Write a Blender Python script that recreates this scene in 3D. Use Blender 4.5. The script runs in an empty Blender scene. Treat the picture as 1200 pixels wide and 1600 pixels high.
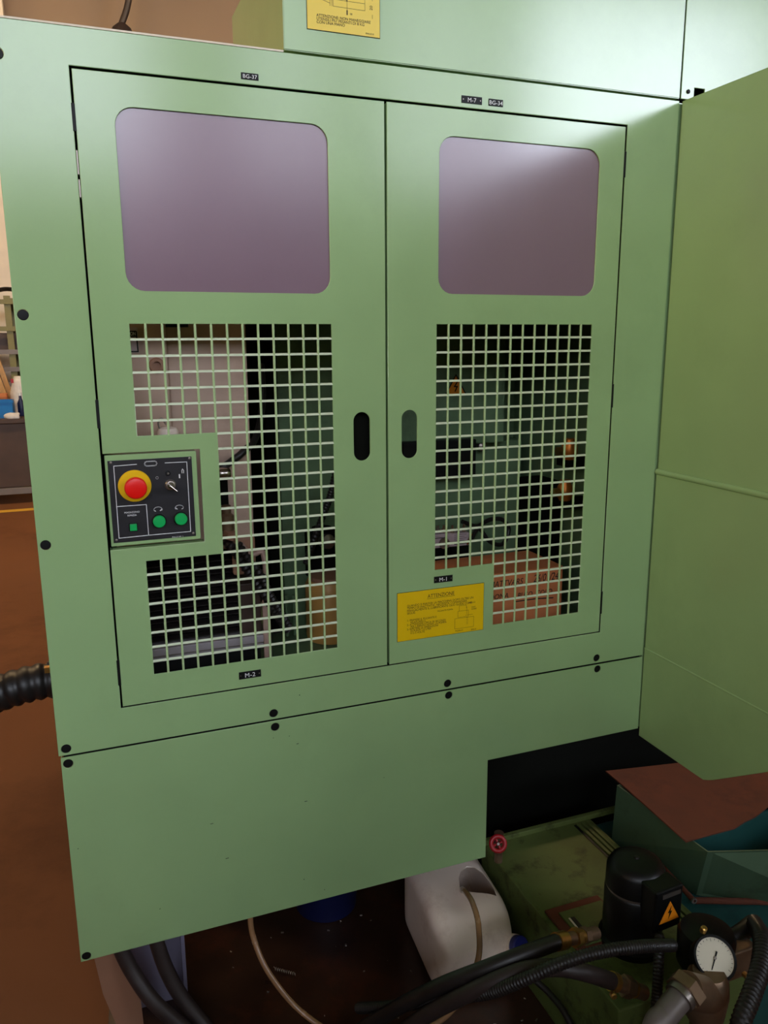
import bpy, bmesh, math, random
from mathutils import Vector, Matrix, Euler
random.seed(7)
scene = bpy.context.scene
COL = scene.collection

# ------------------------------------------------------------------ camera
FL = 0.0                       # floor level
CAM = Vector((-0.09388, -1.46137, 1.46946))
YAW, PIT, ROL, FPX = 0.364173, -0.211668, -0.00604139, 1246.24
cf = Vector((math.sin(YAW)*math.cos(PIT), math.cos(YAW)*math.cos(PIT), math.sin(PIT)))
cr = Vector((math.cos(YAW), -math.sin(YAW), 0)); cu = cr.cross(cf)
cr2 = cr*math.cos(ROL) + cu*math.sin(ROL); cu2 = -cr*math.sin(ROL) + cu*math.cos(ROL)
cd = bpy.data.cameras.new('camera'); cam = bpy.data.objects.new('camera', cd); COL.objects.link(cam)
M = Matrix((cr2, cu2, -cf)).transposed().to_4x4(); M.translation = CAM
cam.matrix_world = M
cd.sensor_fit = 'HORIZONTAL'; cd.sensor_width = 36.0; cd.lens = FPX/1200*36.0; cd.clip_start = 0.02
scene.camera = cam

# ------------------------------------------------------------------ exposure, world, daylight
vs = scene.view_settings
vs.view_transform = 'Standard'; vs.look = 'None'; vs.gamma = 1.0; vs.use_curve_mapping = False
vs.exposure = 0.35
world = bpy.data.worlds.new('world'); scene.world = world; world.use_nodes = True
world.node_tree.nodes['Background'].inputs[0].default_value = (0.75, 0.85, 1.0, 1)
world.node_tree.nodes['Background'].inputs[1].default_value = 0.3
WIN_STRENGTH = (7.5, 6.4, 5.2, 5.0, 13.5)  # the hall's high windows, left to right, strength set window by window
WIN_TINT = (0.79, 0.86, 1.0)
WARM_FILL = 8.6                                # warm fill from the panes added on the left wall
FILL_LAMP_STRENGTH = 190.0                          # warm fill lamps added under the ceiling
FILL_LAMP_TINT = (1.0, 0.70, 0.38)

def at(u, v, Y=None, X=None, Z=None):
    "point on the sight line of photo pixel (u,v) that lies at the given real X, Y or Z"
    d = cr2*((u-600)/FPX) + cu2*(-(v-800)/FPX) + cf
    if X is not None: t = (X-CAM.x)/d.x
    elif Z is not None: t = (Z-CAM.z)/d.z
    else: t = (Y-CAM.y)/d.y
    return CAM + d*t

# ------------------------------------------------------------------ materials
def lin(c):
    return tuple(((x/255)/12.92 if x/255 <= 0.04045 else ((x/255+0.055)/1.055)**2.4) for x in c) + (1,)
MATS = {}
def mat(name, rgb, rough=0.5, metal=0.0, var=0.12, scale=6.0, bump=0.0, bscale=60.0, spec=0.5, coat=0.0, dark=None, dscale=3.0, damt=0.5, trans=0.0, emit=None, estr=0.0, rvar=0.08):
    if name in MATS: return MATS[name]
    m = bpy.data.materials.new(name); m.use_nodes = True
    nt = m.node_tree; N = nt.nodes; L = nt.links; b = N['Principled BSDF']
    col = lin(rgb)
    b.inputs['Roughness'].default_value = rough; b.inputs['Metallic'].default_value = metal
    b.inputs['Specular IOR Level'].default_value = spec; b.inputs['Coat Weight'].default_value = coat
    b.inputs['Coat Roughness'].default_value = 0.12
    b.inputs['Transmission Weight'].default_value = trans
    tc = N.new('ShaderNodeTexCoord')
    nz = N.new('ShaderNodeTexNoise'); nz.inputs['Scale'].default_value = scale; nz.inputs['Detail'].default_value = 5
    L.new(tc.outputs['Object'], nz.inputs['Vector'])
    r = N.new('ShaderNodeValToRGB'); r.color_ramp.elements[0].position = 0.3; r.color_ramp.elements[1].position = 0.7
    r.color_ramp.elements[0].color = tuple(c*(1-var) for c in col[:3])+(1,)
    r.color_ramp.elements[1].color = tuple(min(1, c*(1+var)) for c in col[:3])+(1,)
    L.new(nz.outputs['Fac'], r.inputs['Fac'])
    out = r.outputs['Color']
    if dark is not None:                       # grime blotches with their own shape
        n2 = N.new('ShaderNodeTexNoise'); n2.inputs['Scale'].default_value = dscale; n2.inputs['Detail'].default_value = 8; n2.inputs['Roughness'].default_value = 0.7
        L.new(tc.outputs['Object'], n2.inputs['Vector'])
        r2 = N.new('ShaderNodeValToRGB'); r2.color_ramp.elements[0].position = 0.52; r2.color_ramp.elements[1].position = 0.68
        r2.color_ramp.elements[0].color = (0, 0, 0, 1); r2.color_ramp.elements[1].color = (damt, damt, damt, 1)
        L.new(n2.outputs['Fac'], r2.inputs['Fac'])
        mx = N.new('ShaderNodeMixRGB'); L.new(r2.outputs['Color'], mx.inputs['Fac']); L.new(out, mx.inputs['Color1']); mx.inputs['Color2'].default_value = lin(dark)
        out = mx.outputs['Color']
    L.new(out, b.inputs['Base Color'])
    if rvar:
        mr = N.new('ShaderNodeMapRange'); L.new(nz.outputs['Fac'], mr.inputs['Value'])
        mr.inputs['To Min'].default_value = max(0.02, rough-rvar); mr.inputs['To Max'].default_value = min(1, rough+rvar)
        L.new(mr.outputs['Result'], b.inputs['Roughness'])
    if bump:
        nb = N.new('ShaderNodeTexNoise'); nb.inputs['Scale'].default_value = bscale; nb.inputs['Detail'].default_value = 4
        L.new(tc.outputs['Object'], nb.inputs['Vector'])
        bp = N.new('ShaderNodeBump'); bp.inputs['Strength'].default_value = bump; bp.inputs['Distance'].default_value = 0.01
        L.new(nb.outputs['Fac'], bp.inputs['Height']); L.new(bp.outputs['Normal'], b.inputs['Normal'])
    if emit:
        b.inputs['Emission Color'].default_value = tuple(emit)+(1,); b.inputs['Emission Strength'].default_value = estr
    MATS[name] = m
    return m

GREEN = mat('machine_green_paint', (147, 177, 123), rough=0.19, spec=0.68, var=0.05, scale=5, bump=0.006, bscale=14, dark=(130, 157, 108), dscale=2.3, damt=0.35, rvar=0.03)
BAR_H = mat('bar_paint_window_sheen', (192, 202, 172), rough=0.3, var=0.08, scale=40)  # machine green lightened to paint the window reflection on the horizontal bars
BAR_V = mat('bar_paint_soft_sheen', (166, 190, 138), rough=0.25, var=0.06, scale=40)  # machine green lightened to paint the gleam along the vertical bars
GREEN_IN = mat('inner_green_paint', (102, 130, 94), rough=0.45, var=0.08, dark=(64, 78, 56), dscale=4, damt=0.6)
GREEN_TANK = mat('oily_tank_green', (88, 100, 52), rough=0.6, spec=0.25, var=0.15, scale=9, dark=(42, 40, 20), dscale=14, damt=0.8)
GREEN_TRAY = mat('tray_green', (74, 98, 74), rough=0.45, var=0.12, dark=(40, 45, 25), dscale=6, damt=0.6)
TEAL = mat('teal_paint', (32, 76, 72), rough=0.45, var=0.15, dark=(20, 45, 45), dscale=9, damt=0.7)
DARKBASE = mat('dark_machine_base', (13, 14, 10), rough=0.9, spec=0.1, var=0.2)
MOTORBLACK = mat('motor_black', (9, 9, 9), rough=0.4, spec=0.35, var=0.1)
BLACK = mat('black_plastic', (12, 12, 12), rough=0.5, var=0.1, spec=0.25)
RUBBER = mat('black_rubber', (30, 26, 25), rough=0.42, var=0.2, scale=20)
BROWNRUBBER = mat('brown_black_rubber', (48, 38, 36), rough=0.5, var=0.2, scale=20)
PLATE = mat('black_anodised_plate', (34, 32, 36), rough=0.4, var=0.08, scale=40)
WHITE = mat('white_print', (222, 222, 222), rough=0.6, var=0.02)
INK = mat('black_ink', (40, 30, 12), rough=0.7, var=0.02)
MARKER = mat('marker_ink', (28, 20, 22), rough=0.7, var=0.02)
YELLOW = mat('yellow_sign', (226, 186, 6), rough=0.4, var=0.03, scale=8)
YELLOW2 = mat('pale_yellow_sign', (226, 196, 60), rough=0.35, var=0.03, scale=8)
YELLOWP = mat('yellow_plastic', (235, 186, 8), rough=0.35, var=0.03)
RED = mat('red_plastic', (232, 18, 12), rough=0.35, var=0.03)
REDPAINT = mat('red_handwheel_paint', (160, 22, 30), rough=0.4, var=0.15)
BTN = mat('green_button', (10, 165, 82), rough=0.35, var=0.03)
CHROME = mat('chrome', (190, 180, 172), rough=0.22, metal=1.0, var=0.05)
STEEL = mat('worn_steel', (150, 140, 132), rough=0.38, metal=0.9, var=0.15)
BRASS = mat('brass', (190, 150, 82), rough=0.3, metal=0.9, var=0.2, scale=30)
BRONZE = mat('bronze_fitting', (138, 112, 88), rough=0.42, metal=0.7, var=0.2, scale=25)
PIPEGREY = mat('grey_pipe', (120, 110, 105), rough=0.45, metal=0.3, var=0.15)
PANE = mat('smoked_pane', (125, 99, 113), rough=0.22, var=0.06, scale=3, dark=(116, 90, 102), dscale=1.3, damt=0.3, rvar=0.02, spec=1.0)
BEIGE = mat('beige_casting', (188, 160, 142), rough=0.5, var=0.06, dark=(150, 122, 104), dscale=3, damt=0.5)
GREYC = mat('grey_sheet', (150, 142, 144), rough=0.45, var=0.08)
PINKSHEET = mat('pinkish_sheet', (172, 142, 128), rough=0.5, var=0.08)
CARD = mat('cardboard', (206, 124, 74), rough=0.85, var=0.06, scale=12, bump=0.05, bscale=200)
CARD2 = mat('cardboard_tape', (178, 118, 78), rough=0.6, var=0.05)
RUSTSHEET = mat('rust_brown_sheet', (98, 48, 28), rough=0.85, var=0.2, scale=9, dark=(60, 32, 22), dscale=7, damt=0.6)
WHITEPL = mat('stained_white_plastic', (244, 224, 208), rough=0.42, var=0.04, scale=7, dark=(176, 136, 104), dscale=9, damt=0.4)
BLUECAP = mat('blue_cap', (32, 38, 110), rough=0.35, var=0.08)
BLUEBIN = mat('blue_bin', (0, 110, 180), rough=0.45, var=0.06)
DARKBLUE = mat('dark_blue_plastic', (14, 20, 62), rough=0.45, var=0.1)
TUBE = mat('amber_tube', (146, 108, 74), rough=0.25, var=0.12, scale=15, coat=0.4)
COPPER = mat('copper', (214, 128, 52), rough=0.4, metal=0.6, var=0.25, scale=20)
OCHRE = mat('ochre_can', (200, 150, 78), rough=0.45, var=0.12)
FLOORM = mat('brown_floor_paint', (112, 72, 46), rough=0.75, spec=0.2, var=0.10, scale=1.6, dark=(86, 52, 33), dscale=1.2, damt=0.7, bump=0.02, bscale=30)
WALLD = mat('dim_side_wall', (120, 98, 76), rough=0.9, var=0.05, scale=0.8)
WALLM = mat('beige_brown_wall', (138, 118, 98), rough=0.85, var=0.05, scale=0.8, dark=(128, 102, 80), dscale=0.35, damt=0.6)
CEILM = mat('ceiling_paint', (96, 90, 82), rough=0.9, var=0.05)
CREAM = mat('cream_trim', (220, 208, 190), rough=0.7, var=0.05)
FRAMEW = mat('window_frame_paint', (130, 130, 128), rough=0.5, var=0.05)
BENCHM = mat('dark_brown_bench', (74, 56, 46), rough=0.55, var=0.2, scale=4)
STEELGREY = mat('grey_rail', (120, 112, 108), rough=0.45, var=0.1)
WOOD = mat('pine_wood', (190, 148, 96), rough=0.65, var=0.15, scale=14)
OLIVE = mat('olive_rack_paint', (120, 114, 66), rough=0.5, var=0.1)
RAG = mat('white_rag', (214, 210, 204), rough=0.9, var=0.08, scale=30)
YLINE = mat('yellow_floor_line', (214, 168, 48), rough=0.6, var=0.1)
ORANGE = mat('orange_sticker', (226, 132, 18), rough=0.45, var=0.04)
DIAL = mat('dial_face', (226, 218, 196), rough=0.35, var=0.03)
POSTBLUE = mat('blue_grey_post', (112, 108, 128), rough=0.5, var=0.1)
TAN = mat('tan_sheet', (150, 108, 84), rough=0.55, var=0.12)
GREYCARD = mat('grey_label', (176, 160, 164), rough=0.5, var=0.05)
OIL_SHADE = mat('oily_shaded_floor', (50, 32, 22), rough=0.3, var=0.35, scale=7, dark=(84, 46, 30), dscale=5, damt=0.6, bump=0.05, bscale=25)
DKBROWN = mat('dark_brown_steel', (62, 46, 38), rough=0.5, var=0.2, scale=30)
CHIPS = mat('metal_chips', (190, 180, 170), rough=0.3, metal=0.9, var=0.2)

# ------------------------------------------------------------------ mesh helpers
def root_of(p):
    while p is not None and p.parent is not None: p = p.parent
    return p
def finish(name, bm, m, parent=None, smooth=None, origin=None):
    me = bpy.data.meshes.new(name); bm.to_mesh(me); bm.free()
    return finish_me(name, me, m, parent, smooth, origin)
def finish_me(name, me, m, parent=None, smooth=None, origin=None):
    o = bpy.data.objects.new(name, me); COL.objects.link(o)
    if m is not None:
        me.materials.clear(); me.materials.append(m)
    if smooth is not None:
        me.polygons.foreach_set('use_smooth', [True]*len(me.polygons)); me.set_sharp_from_angle(angle=math.radians(smooth))
    if parent is not None:
        rl = Vector(root_of(parent)['_o']); me.transform(Matrix.Translation(-rl)); o.parent = parent
    else:
        if origin is None:
            xs = [v.co for v in me.vertices]
            origin = Vector(((min(v.x for v in xs)+max(v.x for v in xs))/2, (min(v.y for v in xs)+max(v.y for v in xs))/2, min(v.z for v in xs)))
        me.transform(Matrix.Translation(-Vector(origin))); o.location = origin; o['_o'] = tuple(origin)
    return o
def thing(name, label, cat, loc, group=None):
    o = bpy.data.objects.new(name, None); COL.objects.link(o); o.location = loc; o['_o'] = tuple(loc); o.empty_display_size = 0.05
    return tag(o, label, cat, group)
def tag(o, label, cat, group=None):
    o['label'] = label; o['category'] = cat
    if group: o['group'] = group
    return o
def struct(o, label=None):
    o['kind'] = 'structure'
    if label: o['label'] = label
    return o
def add_box(bm, x0, x1, y0, y1, z0, z1, mx=None, bev=0.0):
    vs_ = [bm.verts.new(p) for p in ((x0,y0,z0),(x1,y0,z0),(x1,y1,z0),(x0,y1,z0),(x0,y0,z1),(x1,y0,z1),(x1,y1,z1),(x0,y1,z1))]
    fs = [bm.faces.new([vs_[i] for i in f]) for f in ((0,3,2,1),(4,5,6,7),(0,1,5,4),(1,2,6,5),(2,3,7,6),(3,0,4,7))]
    if bev:
        es = list({e for f in fs for e in f.edges})
        r = bmesh.ops.bevel(bm, geom=es, offset=bev, segments=2, affect='EDGES', profile=0.5)
        vs_ = list({v for f in r['faces'] for v in f.verts} | {v for v in vs_ if v.is_valid})
    if mx is not None: bmesh.ops.transform(bm, matrix=mx, verts=[v for v in vs_ if v.is_valid])
    return vs_
def box(name, x0, x1, y0, y1, z0, z1, m, parent=None, bev=0.0, mx=None):
    bm = bmesh.new(); add_box(bm, min(x0,x1), max(x0,x1), min(y0,y1), max(y0,y1), min(z0,z1), max(z0,z1), mx, bev)
    return finish(name, bm, m, parent)
def basis(axis):
    a = Vector(axis).normalized(); h = Vector((0,0,1)) if abs(a.z) < 0.95 else Vector((1,0,0))
    u = h.cross(a).normalized(); v = a.cross(u); return u, v, a
def add_lathe(bm, c, axis, prof, seg=24, cap=True):
    u, v, a = basis(axis); c = Vector(c); rings = []
    for (h, r) in prof:
        rings.append([bm.verts.new(c + a*h + (u*math.cos(t)+v*math.sin(t))*max(r, 1e-5)) for t in [2*math.pi*k/seg for k in range(seg)]])
    for A, B in zip(rings, rings[1:]):
        for k in range(seg): bm.faces.new((A[k], A[(k+1)%seg], B[(k+1)%seg], B[k]))
    if cap:
        bm.faces.new(list(reversed(rings[0]))); bm.faces.new(rings[-1])
def lathe(name, c, axis, prof, m, parent=None, seg=24, smooth=35):
    bm = bmesh.new(); add_lathe(bm, c, axis, prof, seg); return finish(name, bm, m, parent, smooth)
def spline(pts, n=12):
    P = [Vector(p) for p in pts]; P = [P[0]*2-P[1]] + P + [P[-1]*2-P[-2]]; out = []
    for i in range(1, len(P)-2):
        for k in range(n):
            t = k/n; a, b, c, d = P[i-1], P[i], P[i+1], P[i+2]
            out.append(0.5*((2*b)+(c-a)*t+(2*a-5*b+4*c-d)*t*t+(-a+3*b-3*c+d)*t**3))
    out.append(P[-2]); return out
def resample(path, step):
    out = [path[0].copy()]; acc = 0
    for a, b in zip(path, path[1:]):
        L = (b-a).length; d = step-acc
        while d <= L and L > 0:
            out.append(a.lerp(b, d/L)); d += step
        acc = L-(d-step)
    return out
def add_tube(bm, path, rad, seg=12, cap=True):
    n = len(path); prev = None; rings = []
    for i, p in enumerate(path):
        t = (path[min(i+1, n-1)]-path[max(i-1, 0)]).normalized()
        if prev is None: u, v, _ = basis(t)
        else:
            u = prev - t*prev.dot(t); u.normalize(); v = t.cross(u)
        prev = u; r = rad(i) if callable(rad) else rad
        rings.append([bm.verts.new(p+(u*math.cos(2*math.pi*k/seg)+v*math.sin(2*math.pi*k/seg))*r) for k in range(seg)])
    for A, B in zip(rings, rings[1:]):
        for k in range(seg): bm.faces.new((A[k], A[(k+1)%seg], B[(k+1)%seg], B[k]))
    if cap: bm.faces.new(list(reversed(rings[0]))); bm.faces.new(rings[-1])
def tube(name, pts, r, m, parent=None, seg=12, corr=None, n=12, smooth=50):
    path = spline(pts, n)
    bm = bmesh.new()
    if corr:                                             # corr = (pitch, depth)
        path = resample(path, corr[0]/4)
        add_tube(bm, path, lambda i: r - corr[1]*(1.0, 0.55, 0.0, 0.55)[i % 4]*1.0 if True else r, seg)
    else: add_tube(bm, path, r, seg)
    return finish(name, bm, m, parent, smooth)
def rrect(x0, x1, z0, z1, r, n=6):
    pts = []
    for cx, cz, a0 in ((x1-r, z1-r, 0), (x0+r, z1-r, 90), (x0+r, z0+r, 180), (x1-r, z0+r, 270)):
        for k in range(n+1):
            a = math.radians(a0+90*k/n); pts.append((cx+r*math.cos(a), cz+r*math.sin(a)))
    return pts
def circ(x, z, r, n=20): return [(x+r*math.cos(2*math.pi*k/n), z+r*math.sin(2*math.pi*k/n)) for k in range(n)]
def curve_mesh(loops, t, bev):
    cu_ = bpy.data.curves.new('tmp', 'CURVE'); cu_.dimensions = '2D'; cu_.fill_mode = 'BOTH'
    for lp in loops:
        s = cu_.splines.new('POLY'); s.points.add(len(lp)-1)
        for q, p in zip(s.points, lp): q.co = (p[0], p[1], 0, 1)
        s.use_cyclic_u = True
    cu_.extrude = max(t/2-bev, 1e-5); cu_.bevel_depth = bev; cu_.bevel_resolution = 1; cu_.offset = -bev
    o = bpy.data.objects.new('tmp', cu_); COL.objects.link(o)
    dg = bpy.context.evaluated_depsgraph_get(); dg.update()
    me = bpy.data.meshes.new_from_object(o.evaluated_get(dg)); bpy.data.objects.remove(o); bpy.data.curves.remove(cu_)
    return me
def plate(name, loops, y0, t, m, parent=None, bev=0.0008, mx=None):
    "flat sheet in the XZ plane with holes; front face at y0, back at y0+t"
    me = curve_mesh(loops, t, bev)
    R = Matrix(((1,0,0,0),(0,0,-1,y0+t/2),(0,1,0,0),(0,0,0,1)))
    me.transform(mx @ R if mx is not None else R)
    return finish_me(name, me, m, parent)
def sheet(name, loops, t, m, mx, parent=None, bev=0.0005):
    "flat sheet; local XY outline, local +Z normal, placed by matrix"
    me = curve_mesh(loops, t, bev); me.transform(mx @ Matrix.Translation((0,0,t/2))); return finish_me(name, me, m, parent)
def text_mesh(s, size, align='LEFT', extrude=0.0001, space=1.0, line=1.0):
    c = bpy.data.curves.new('tmp', 'FONT'); c.body = s; c.size = size; c.align_x = align; c.extrude = extrude; c.resolution_u = 3
    c.space_character = space; c.space_line = line
    o = bpy.data.objects.new('tmp', c); COL.objects.link(o)
    dg = bpy.context.evaluated_depsgraph_get(); dg.update()
    me = bpy.data.meshes.new_from_object(o.evaluated_get(dg)); bpy.data.objects.remove(o); bpy.data.curves.remove(c)
    return me
def text(name, s, size, x, y, z, m, parent, align='LEFT', rot=0.0, sx=1.0, line=1.0, mx=None, space=1.0):
    me = text_mesh(s, size, align, space=space, line=line)
    T = Matrix.Translation((x, y, z)) @ Matrix.Rotation(math.pi/2, 4, 'X') @ Matrix.Rotation(rot, 4, 'Z') @ Matrix.Diagonal((sx, 1, 1, 1))
    me.transform(mx if mx is not None else T)
    return finish_me(name, me, m, parent)
def arc_pts(x, z, rx, rz, a0, a1, n=16): return [(x+rx*math.cos(math.radians(a0+(a1-a0)*k/n)), z+rz*math.sin(math.radians(a0+(a1-a0)*k/n))) for k in range(n+1)]
def add_stroke(bm, pts, w, y, t=0.0004):
    for (x0, z0), (x1, z1) in zip(pts, pts[1:]):
        d = Vector((x1-x0, z1-z0)); L = d.length
        if L < 1e-7: continue
        d /= L; nx, nz = -d.y*w/2, d.x*w/2; e = d*w*0.4
        q = [(x0-e.x+nx, z0-e.y+nz), (x0-e.x-nx, z0-e.y-nz), (x1+e.x-nx, z1+e.y-nz), (x1+e.x+nx, z1+e.y+nz)]
        f = [bm.verts.new((a, y, b)) for a, b in q]; g = [bm.verts.new((a, y+t, b)) for a, b in q]
        bm.faces.new(f)
        bm.faces.new(list(reversed(g)))
        for k in range(4): bm.faces.new((f[k], g[k], g[(k+1)%4], f[(k+1)%4]))
def strokes(name, lines, w, y, m, parent):
    bm = bmesh.new()
    for l in lines: add_stroke(bm, l, w, y)
    return finish(name, bm, m, parent)
Z0 = 1.5   # measured heights below are relative to the top of the wire mesh; Z0 lifts them above the floor


# ================================================================== the hall
HX0, HX1, HY0, HY1, HZ = -9.0, 10.0, -8.0, 9.0, 6.4
struct(box('floor', HX0, HX1, HY0, HY1, -0.12, 0, FLOORM))
struct(box('ceiling', HX0, HX1, HY0, HY1, HZ, HZ+0.15, CEILM))
struct(box('wall_back', HX0, HX1, HY1, HY1+0.2, 0, HZ, WALLM))
struct(box('wall_left', HX0-0.2, HX0, HY0, HY1, 0, HZ, WALLD))
struct(box('wall_right', HX1, HX1+0.2, HY0, HY1, 0, HZ, WALLD))
WZ0, WZ1 = 3.25, 5.9
wins = [(-7.4, -4.4), (-3.8, 1.0), (1.8, 2.9), (3.4, 5.0), (5.5, 9.4)]
struct(plate('wall_front', [[(HX0, 0), (HX1, 0), (HX1, HZ), (HX0, HZ)]] + [[(a, WZ0), (b, WZ0), (b, WZ1), (a, WZ1)] for a, b in wins], HY0-0.2, 0.2, WALLD, bev=0.0))
for k, (a, b) in enumerate(wins):
    w = struct(plate('window_%d' % (k+1), [[(a, WZ0), (b, WZ0), (b, WZ1), (a, WZ1)]] +
        [[(a+0.06+i*(b-a-0.06)/3, WZ0+0.06), (a+(i+1)*(b-a-0.06)/3, WZ0+0.06), (a+(i+1)*(b-a-0.06)/3, WZ1-0.06), (a+0.06+i*(b-a-0.06)/3, WZ1-0.06)] for i in range(3)], HY0-0.12, 0.06, FRAMEW, bev=0.0))
    wm = mat('daylit_pane_%d' % k, (200, 210, 220), emit=WIN_TINT, estr=WIN_STRENGTH[k], var=0.02)
    for i in range(3):
        box('pane', a+0.06+i*(b-a-0.06)/3, a+(i+1)*(b-a-0.06)/3, HY0-0.10, HY0-0.09, WZ0+0.06, WZ1-0.06, wm, w)
# glowing panes added on the left wall, out of view, to warm the guard
w = struct(box('window_6', HX0, HX0+0.04, -5.6, -0.9, 2.9, 5.6, FRAMEW))
wm = mat('warm_fill_pane', (230, 215, 180), emit=(1.0, 0.72, 0.36), estr=WARM_FILL, var=0.02)
for i in range(3):
    box('pane', HX0+0.045, HX0+0.05, -5.54+i*1.55, -5.54+i*1.55+1.48, 2.96, 5.54, wm, w)
# unseen strip lamps added under the ceiling for warm fill light
LM = mat('fill_lamp_tube', (255, 236, 200), emit=FILL_LAMP_TINT, estr=FILL_LAMP_STRENGTH)
for (lx, ly) in ((-4.5, 4.6), (-0.9, 4.6), (3.6, 4.6)):
    l = thing('fill_lamp', 'twin tube fill lamp added under the hall ceiling over the ' + ('far left aisle' if lx < -3 else 'middle of the hall' if lx < 1 else 'right-hand aisle'), 'lamp', (lx, ly, HZ-0.34), 'added fill lamps under the ceiling')
    box('housing', lx-0.9, lx+0.9, ly-0.14, ly+0.14, HZ-0.30, HZ-0.24, FRAMEW, l)
    for s in (-1, 1):
        lathe('fill_lamp_tube', (lx-0.85, ly+s*0.07, HZ-0.325), (1,0,0), [(0,0.02),(1.7,0.02)], LM, l, seg=10)
        box('hanger', lx+s*0.6-0.01, lx+s*0.6+0.01, ly-0.01, ly+0.01, HZ-0.24, HZ, FRAMEW, l)
# unseen machine shape added behind the camera, keeps window light off lower panels
r = thing('rear_light_block', 'unseen grey-green machine shape added behind the photographer to block low window light', 'machine', (0.6, -3.9, 0))
box('body', -3.2, 4.6, -4.4, -3.4, 0.1, 1.88, GREEN_IN, r, bev=0.02)
box('plinth', -3.1, 4.5, -4.35, -3.45, 0.0, 0.1, DARKBASE, r)
box('head', 0.4, 2.6, -4.3, -3.5, 1.88, 2.2, GREEN_IN, r, bev=0.02)

tc2 = thing('left_light_block', 'unseen grey cabinet shape added left of the photographer to block low light', 'cabinet', (-2.9, -1.4, 0))  # cabinet shape added out of view to shade the lower guard and near floor
box('carcass', -3.2, -2.6, -3.2, 1.0, 0.08, 2.15, STEELGREY, tc2, bev=0.01)
box('plinth', -3.15, -2.65, -3.15, 0.95, 0.0, 0.08, DARKBASE, tc2)
for k in range(5):
    dd0 = box('cabinet_door', -2.598, -2.58, -3.18+k*0.835, -3.18+k*0.835+0.82, 0.12, 2.1, STEELGREY, tc2, bev=0.003)
    box('door_handle', -2.579, -2.56, -2.46+k*0.835, -2.44+k*0.835, 0.95, 1.10, CHROME, dd0)

# ================================================================== machine enclosure
GX = 1.132
enc = thing('machine_enclosure', 'pale green sheet-metal machine enclosure with twin wire-mesh doors', 'machine', (0.47, 0.0, 0.288))
def Z(z): return z+Z0
PLUG_R = 0.0088
top_holes = [(-0.165, 0.403), (-0.165, 0.014), (-0.165, -0.374), (-0.164, -0.760), (0.224, -0.760), (0.609, -0.760), (0.994, -0.760)]
low_holes = [(-0.163, -0.790), (0.226, -0.790), (0.612, -0.788), (0.998, -0.788), (-0.164, -1.202)]
FX0, FX1, FT, FB = -0.178, 1.126, 0.453, -0.7725
frame = plate('front_frame', [[(FX0, Z(FB)), (FX1, Z(FB)), (FX1, Z(FT)), (FX0, Z(FT))], [(-0.0635, Z(-0.6975)), (1.0, Z(-0.6975)), (1.0, Z(0.3965)), (-0.0635, Z(0.3965))]] + [circ(x, Z(z), PLUG_R) for x, z in top_holes], 0.0, 0.003, GREEN, enc)
def ring(name, x0, x1, z0, z1, w, y0, y1, m, parent):
    return plate(name, [[(x0, z0), (x1, z0), (x1, z1), (x0, z1)], [(x0+w, z0+w), (x1-w, z0+w), (x1-w, z1-w), (x0+w, z1-w)]], y0, y1-y0, m, parent, bev=0.0)
ring('folded_edge', FX0+0.001, FX1-0.001, Z(FB)+0.001, Z(FT)-0.001, 0.002, 0.002, 0.035, GREEN, frame)
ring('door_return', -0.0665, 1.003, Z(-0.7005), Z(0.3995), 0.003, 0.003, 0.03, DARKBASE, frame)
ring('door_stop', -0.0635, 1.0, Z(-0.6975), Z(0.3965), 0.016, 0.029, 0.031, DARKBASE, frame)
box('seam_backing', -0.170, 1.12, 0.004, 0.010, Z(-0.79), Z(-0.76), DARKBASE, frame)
box('top_lip', FX0, 0.284, -0.001, 0.02, Z(FT), Z(FT)+0.003, CREAM, frame)
low = plate('lower_panel', [[(-0.175, Z(-1.212)), (0.712, Z(-1.212)), (0.712, Z(-0.964)), (1.127, Z(-0.964)), (1.127, Z(-0.7765)), (-0.175, Z(-0.7765))]] + [circ(x, Z(z), PLUG_R) for x, z in low_holes], 0.0, 0.003, GREEN, enc)
box('folded_edge', -0.174, 0.711, 0.002, 0.02, Z(-1.2115), Z(-1.2095), GREEN, low)
box('folded_edge', 0.713, 1.126, 0.002, 0.02, Z(-0.9635), Z(-0.9615), GREEN, low)
box('folded_edge', -0.1745, -0.1725, 0.002, 0.02, Z(-1.209), Z(-0.778), GREEN, low)
for par, hs in ((frame, top_holes), (low, low_holes)):
    for x, z in hs:
        bm = bmesh.new(); add_lathe(bm, (x, 0.0022, Z(z)), (0,-1,0), [(-0.006, 0.0086), (0.0, 0.0086), (0.0012, 0.0078), (0.0014, 0.003)], 18)
        finish('plug', bm, BLACK, par, 35)

bm = bmesh.new()
for u, v, w_, h_ in ((465, 1162, 0.0022, 0.0006), (478, 1252, 0.0030, 0.0006), (331, 1287, 0.0030, 0.0005), (355, 1341, 0.0032, 0.0006), (452, 1150, 0.0007, 0.0007), (427, 1153, 0.0007, 0.0006), (122, 1326, 0.0012, 0.0005), (475, 1374, 0.0009, 0.0009), (468, 1086, 0.0009, 0.0009), (507, 1390, 0.0008, 0.0007), (600, 1215, 0.0007, 0.0006), (250, 1420, 0.0012, 0.0005)):
    q = at(u, v, Y=0.0); add_box(bm, q.x-w_, q.x+w_, -0.0003, 0.0002, q.z-h_, q.z+h_)
fl = finish('paint_chips', bm, BLACK, low); fl['kind'] = 'stuff'

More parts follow.
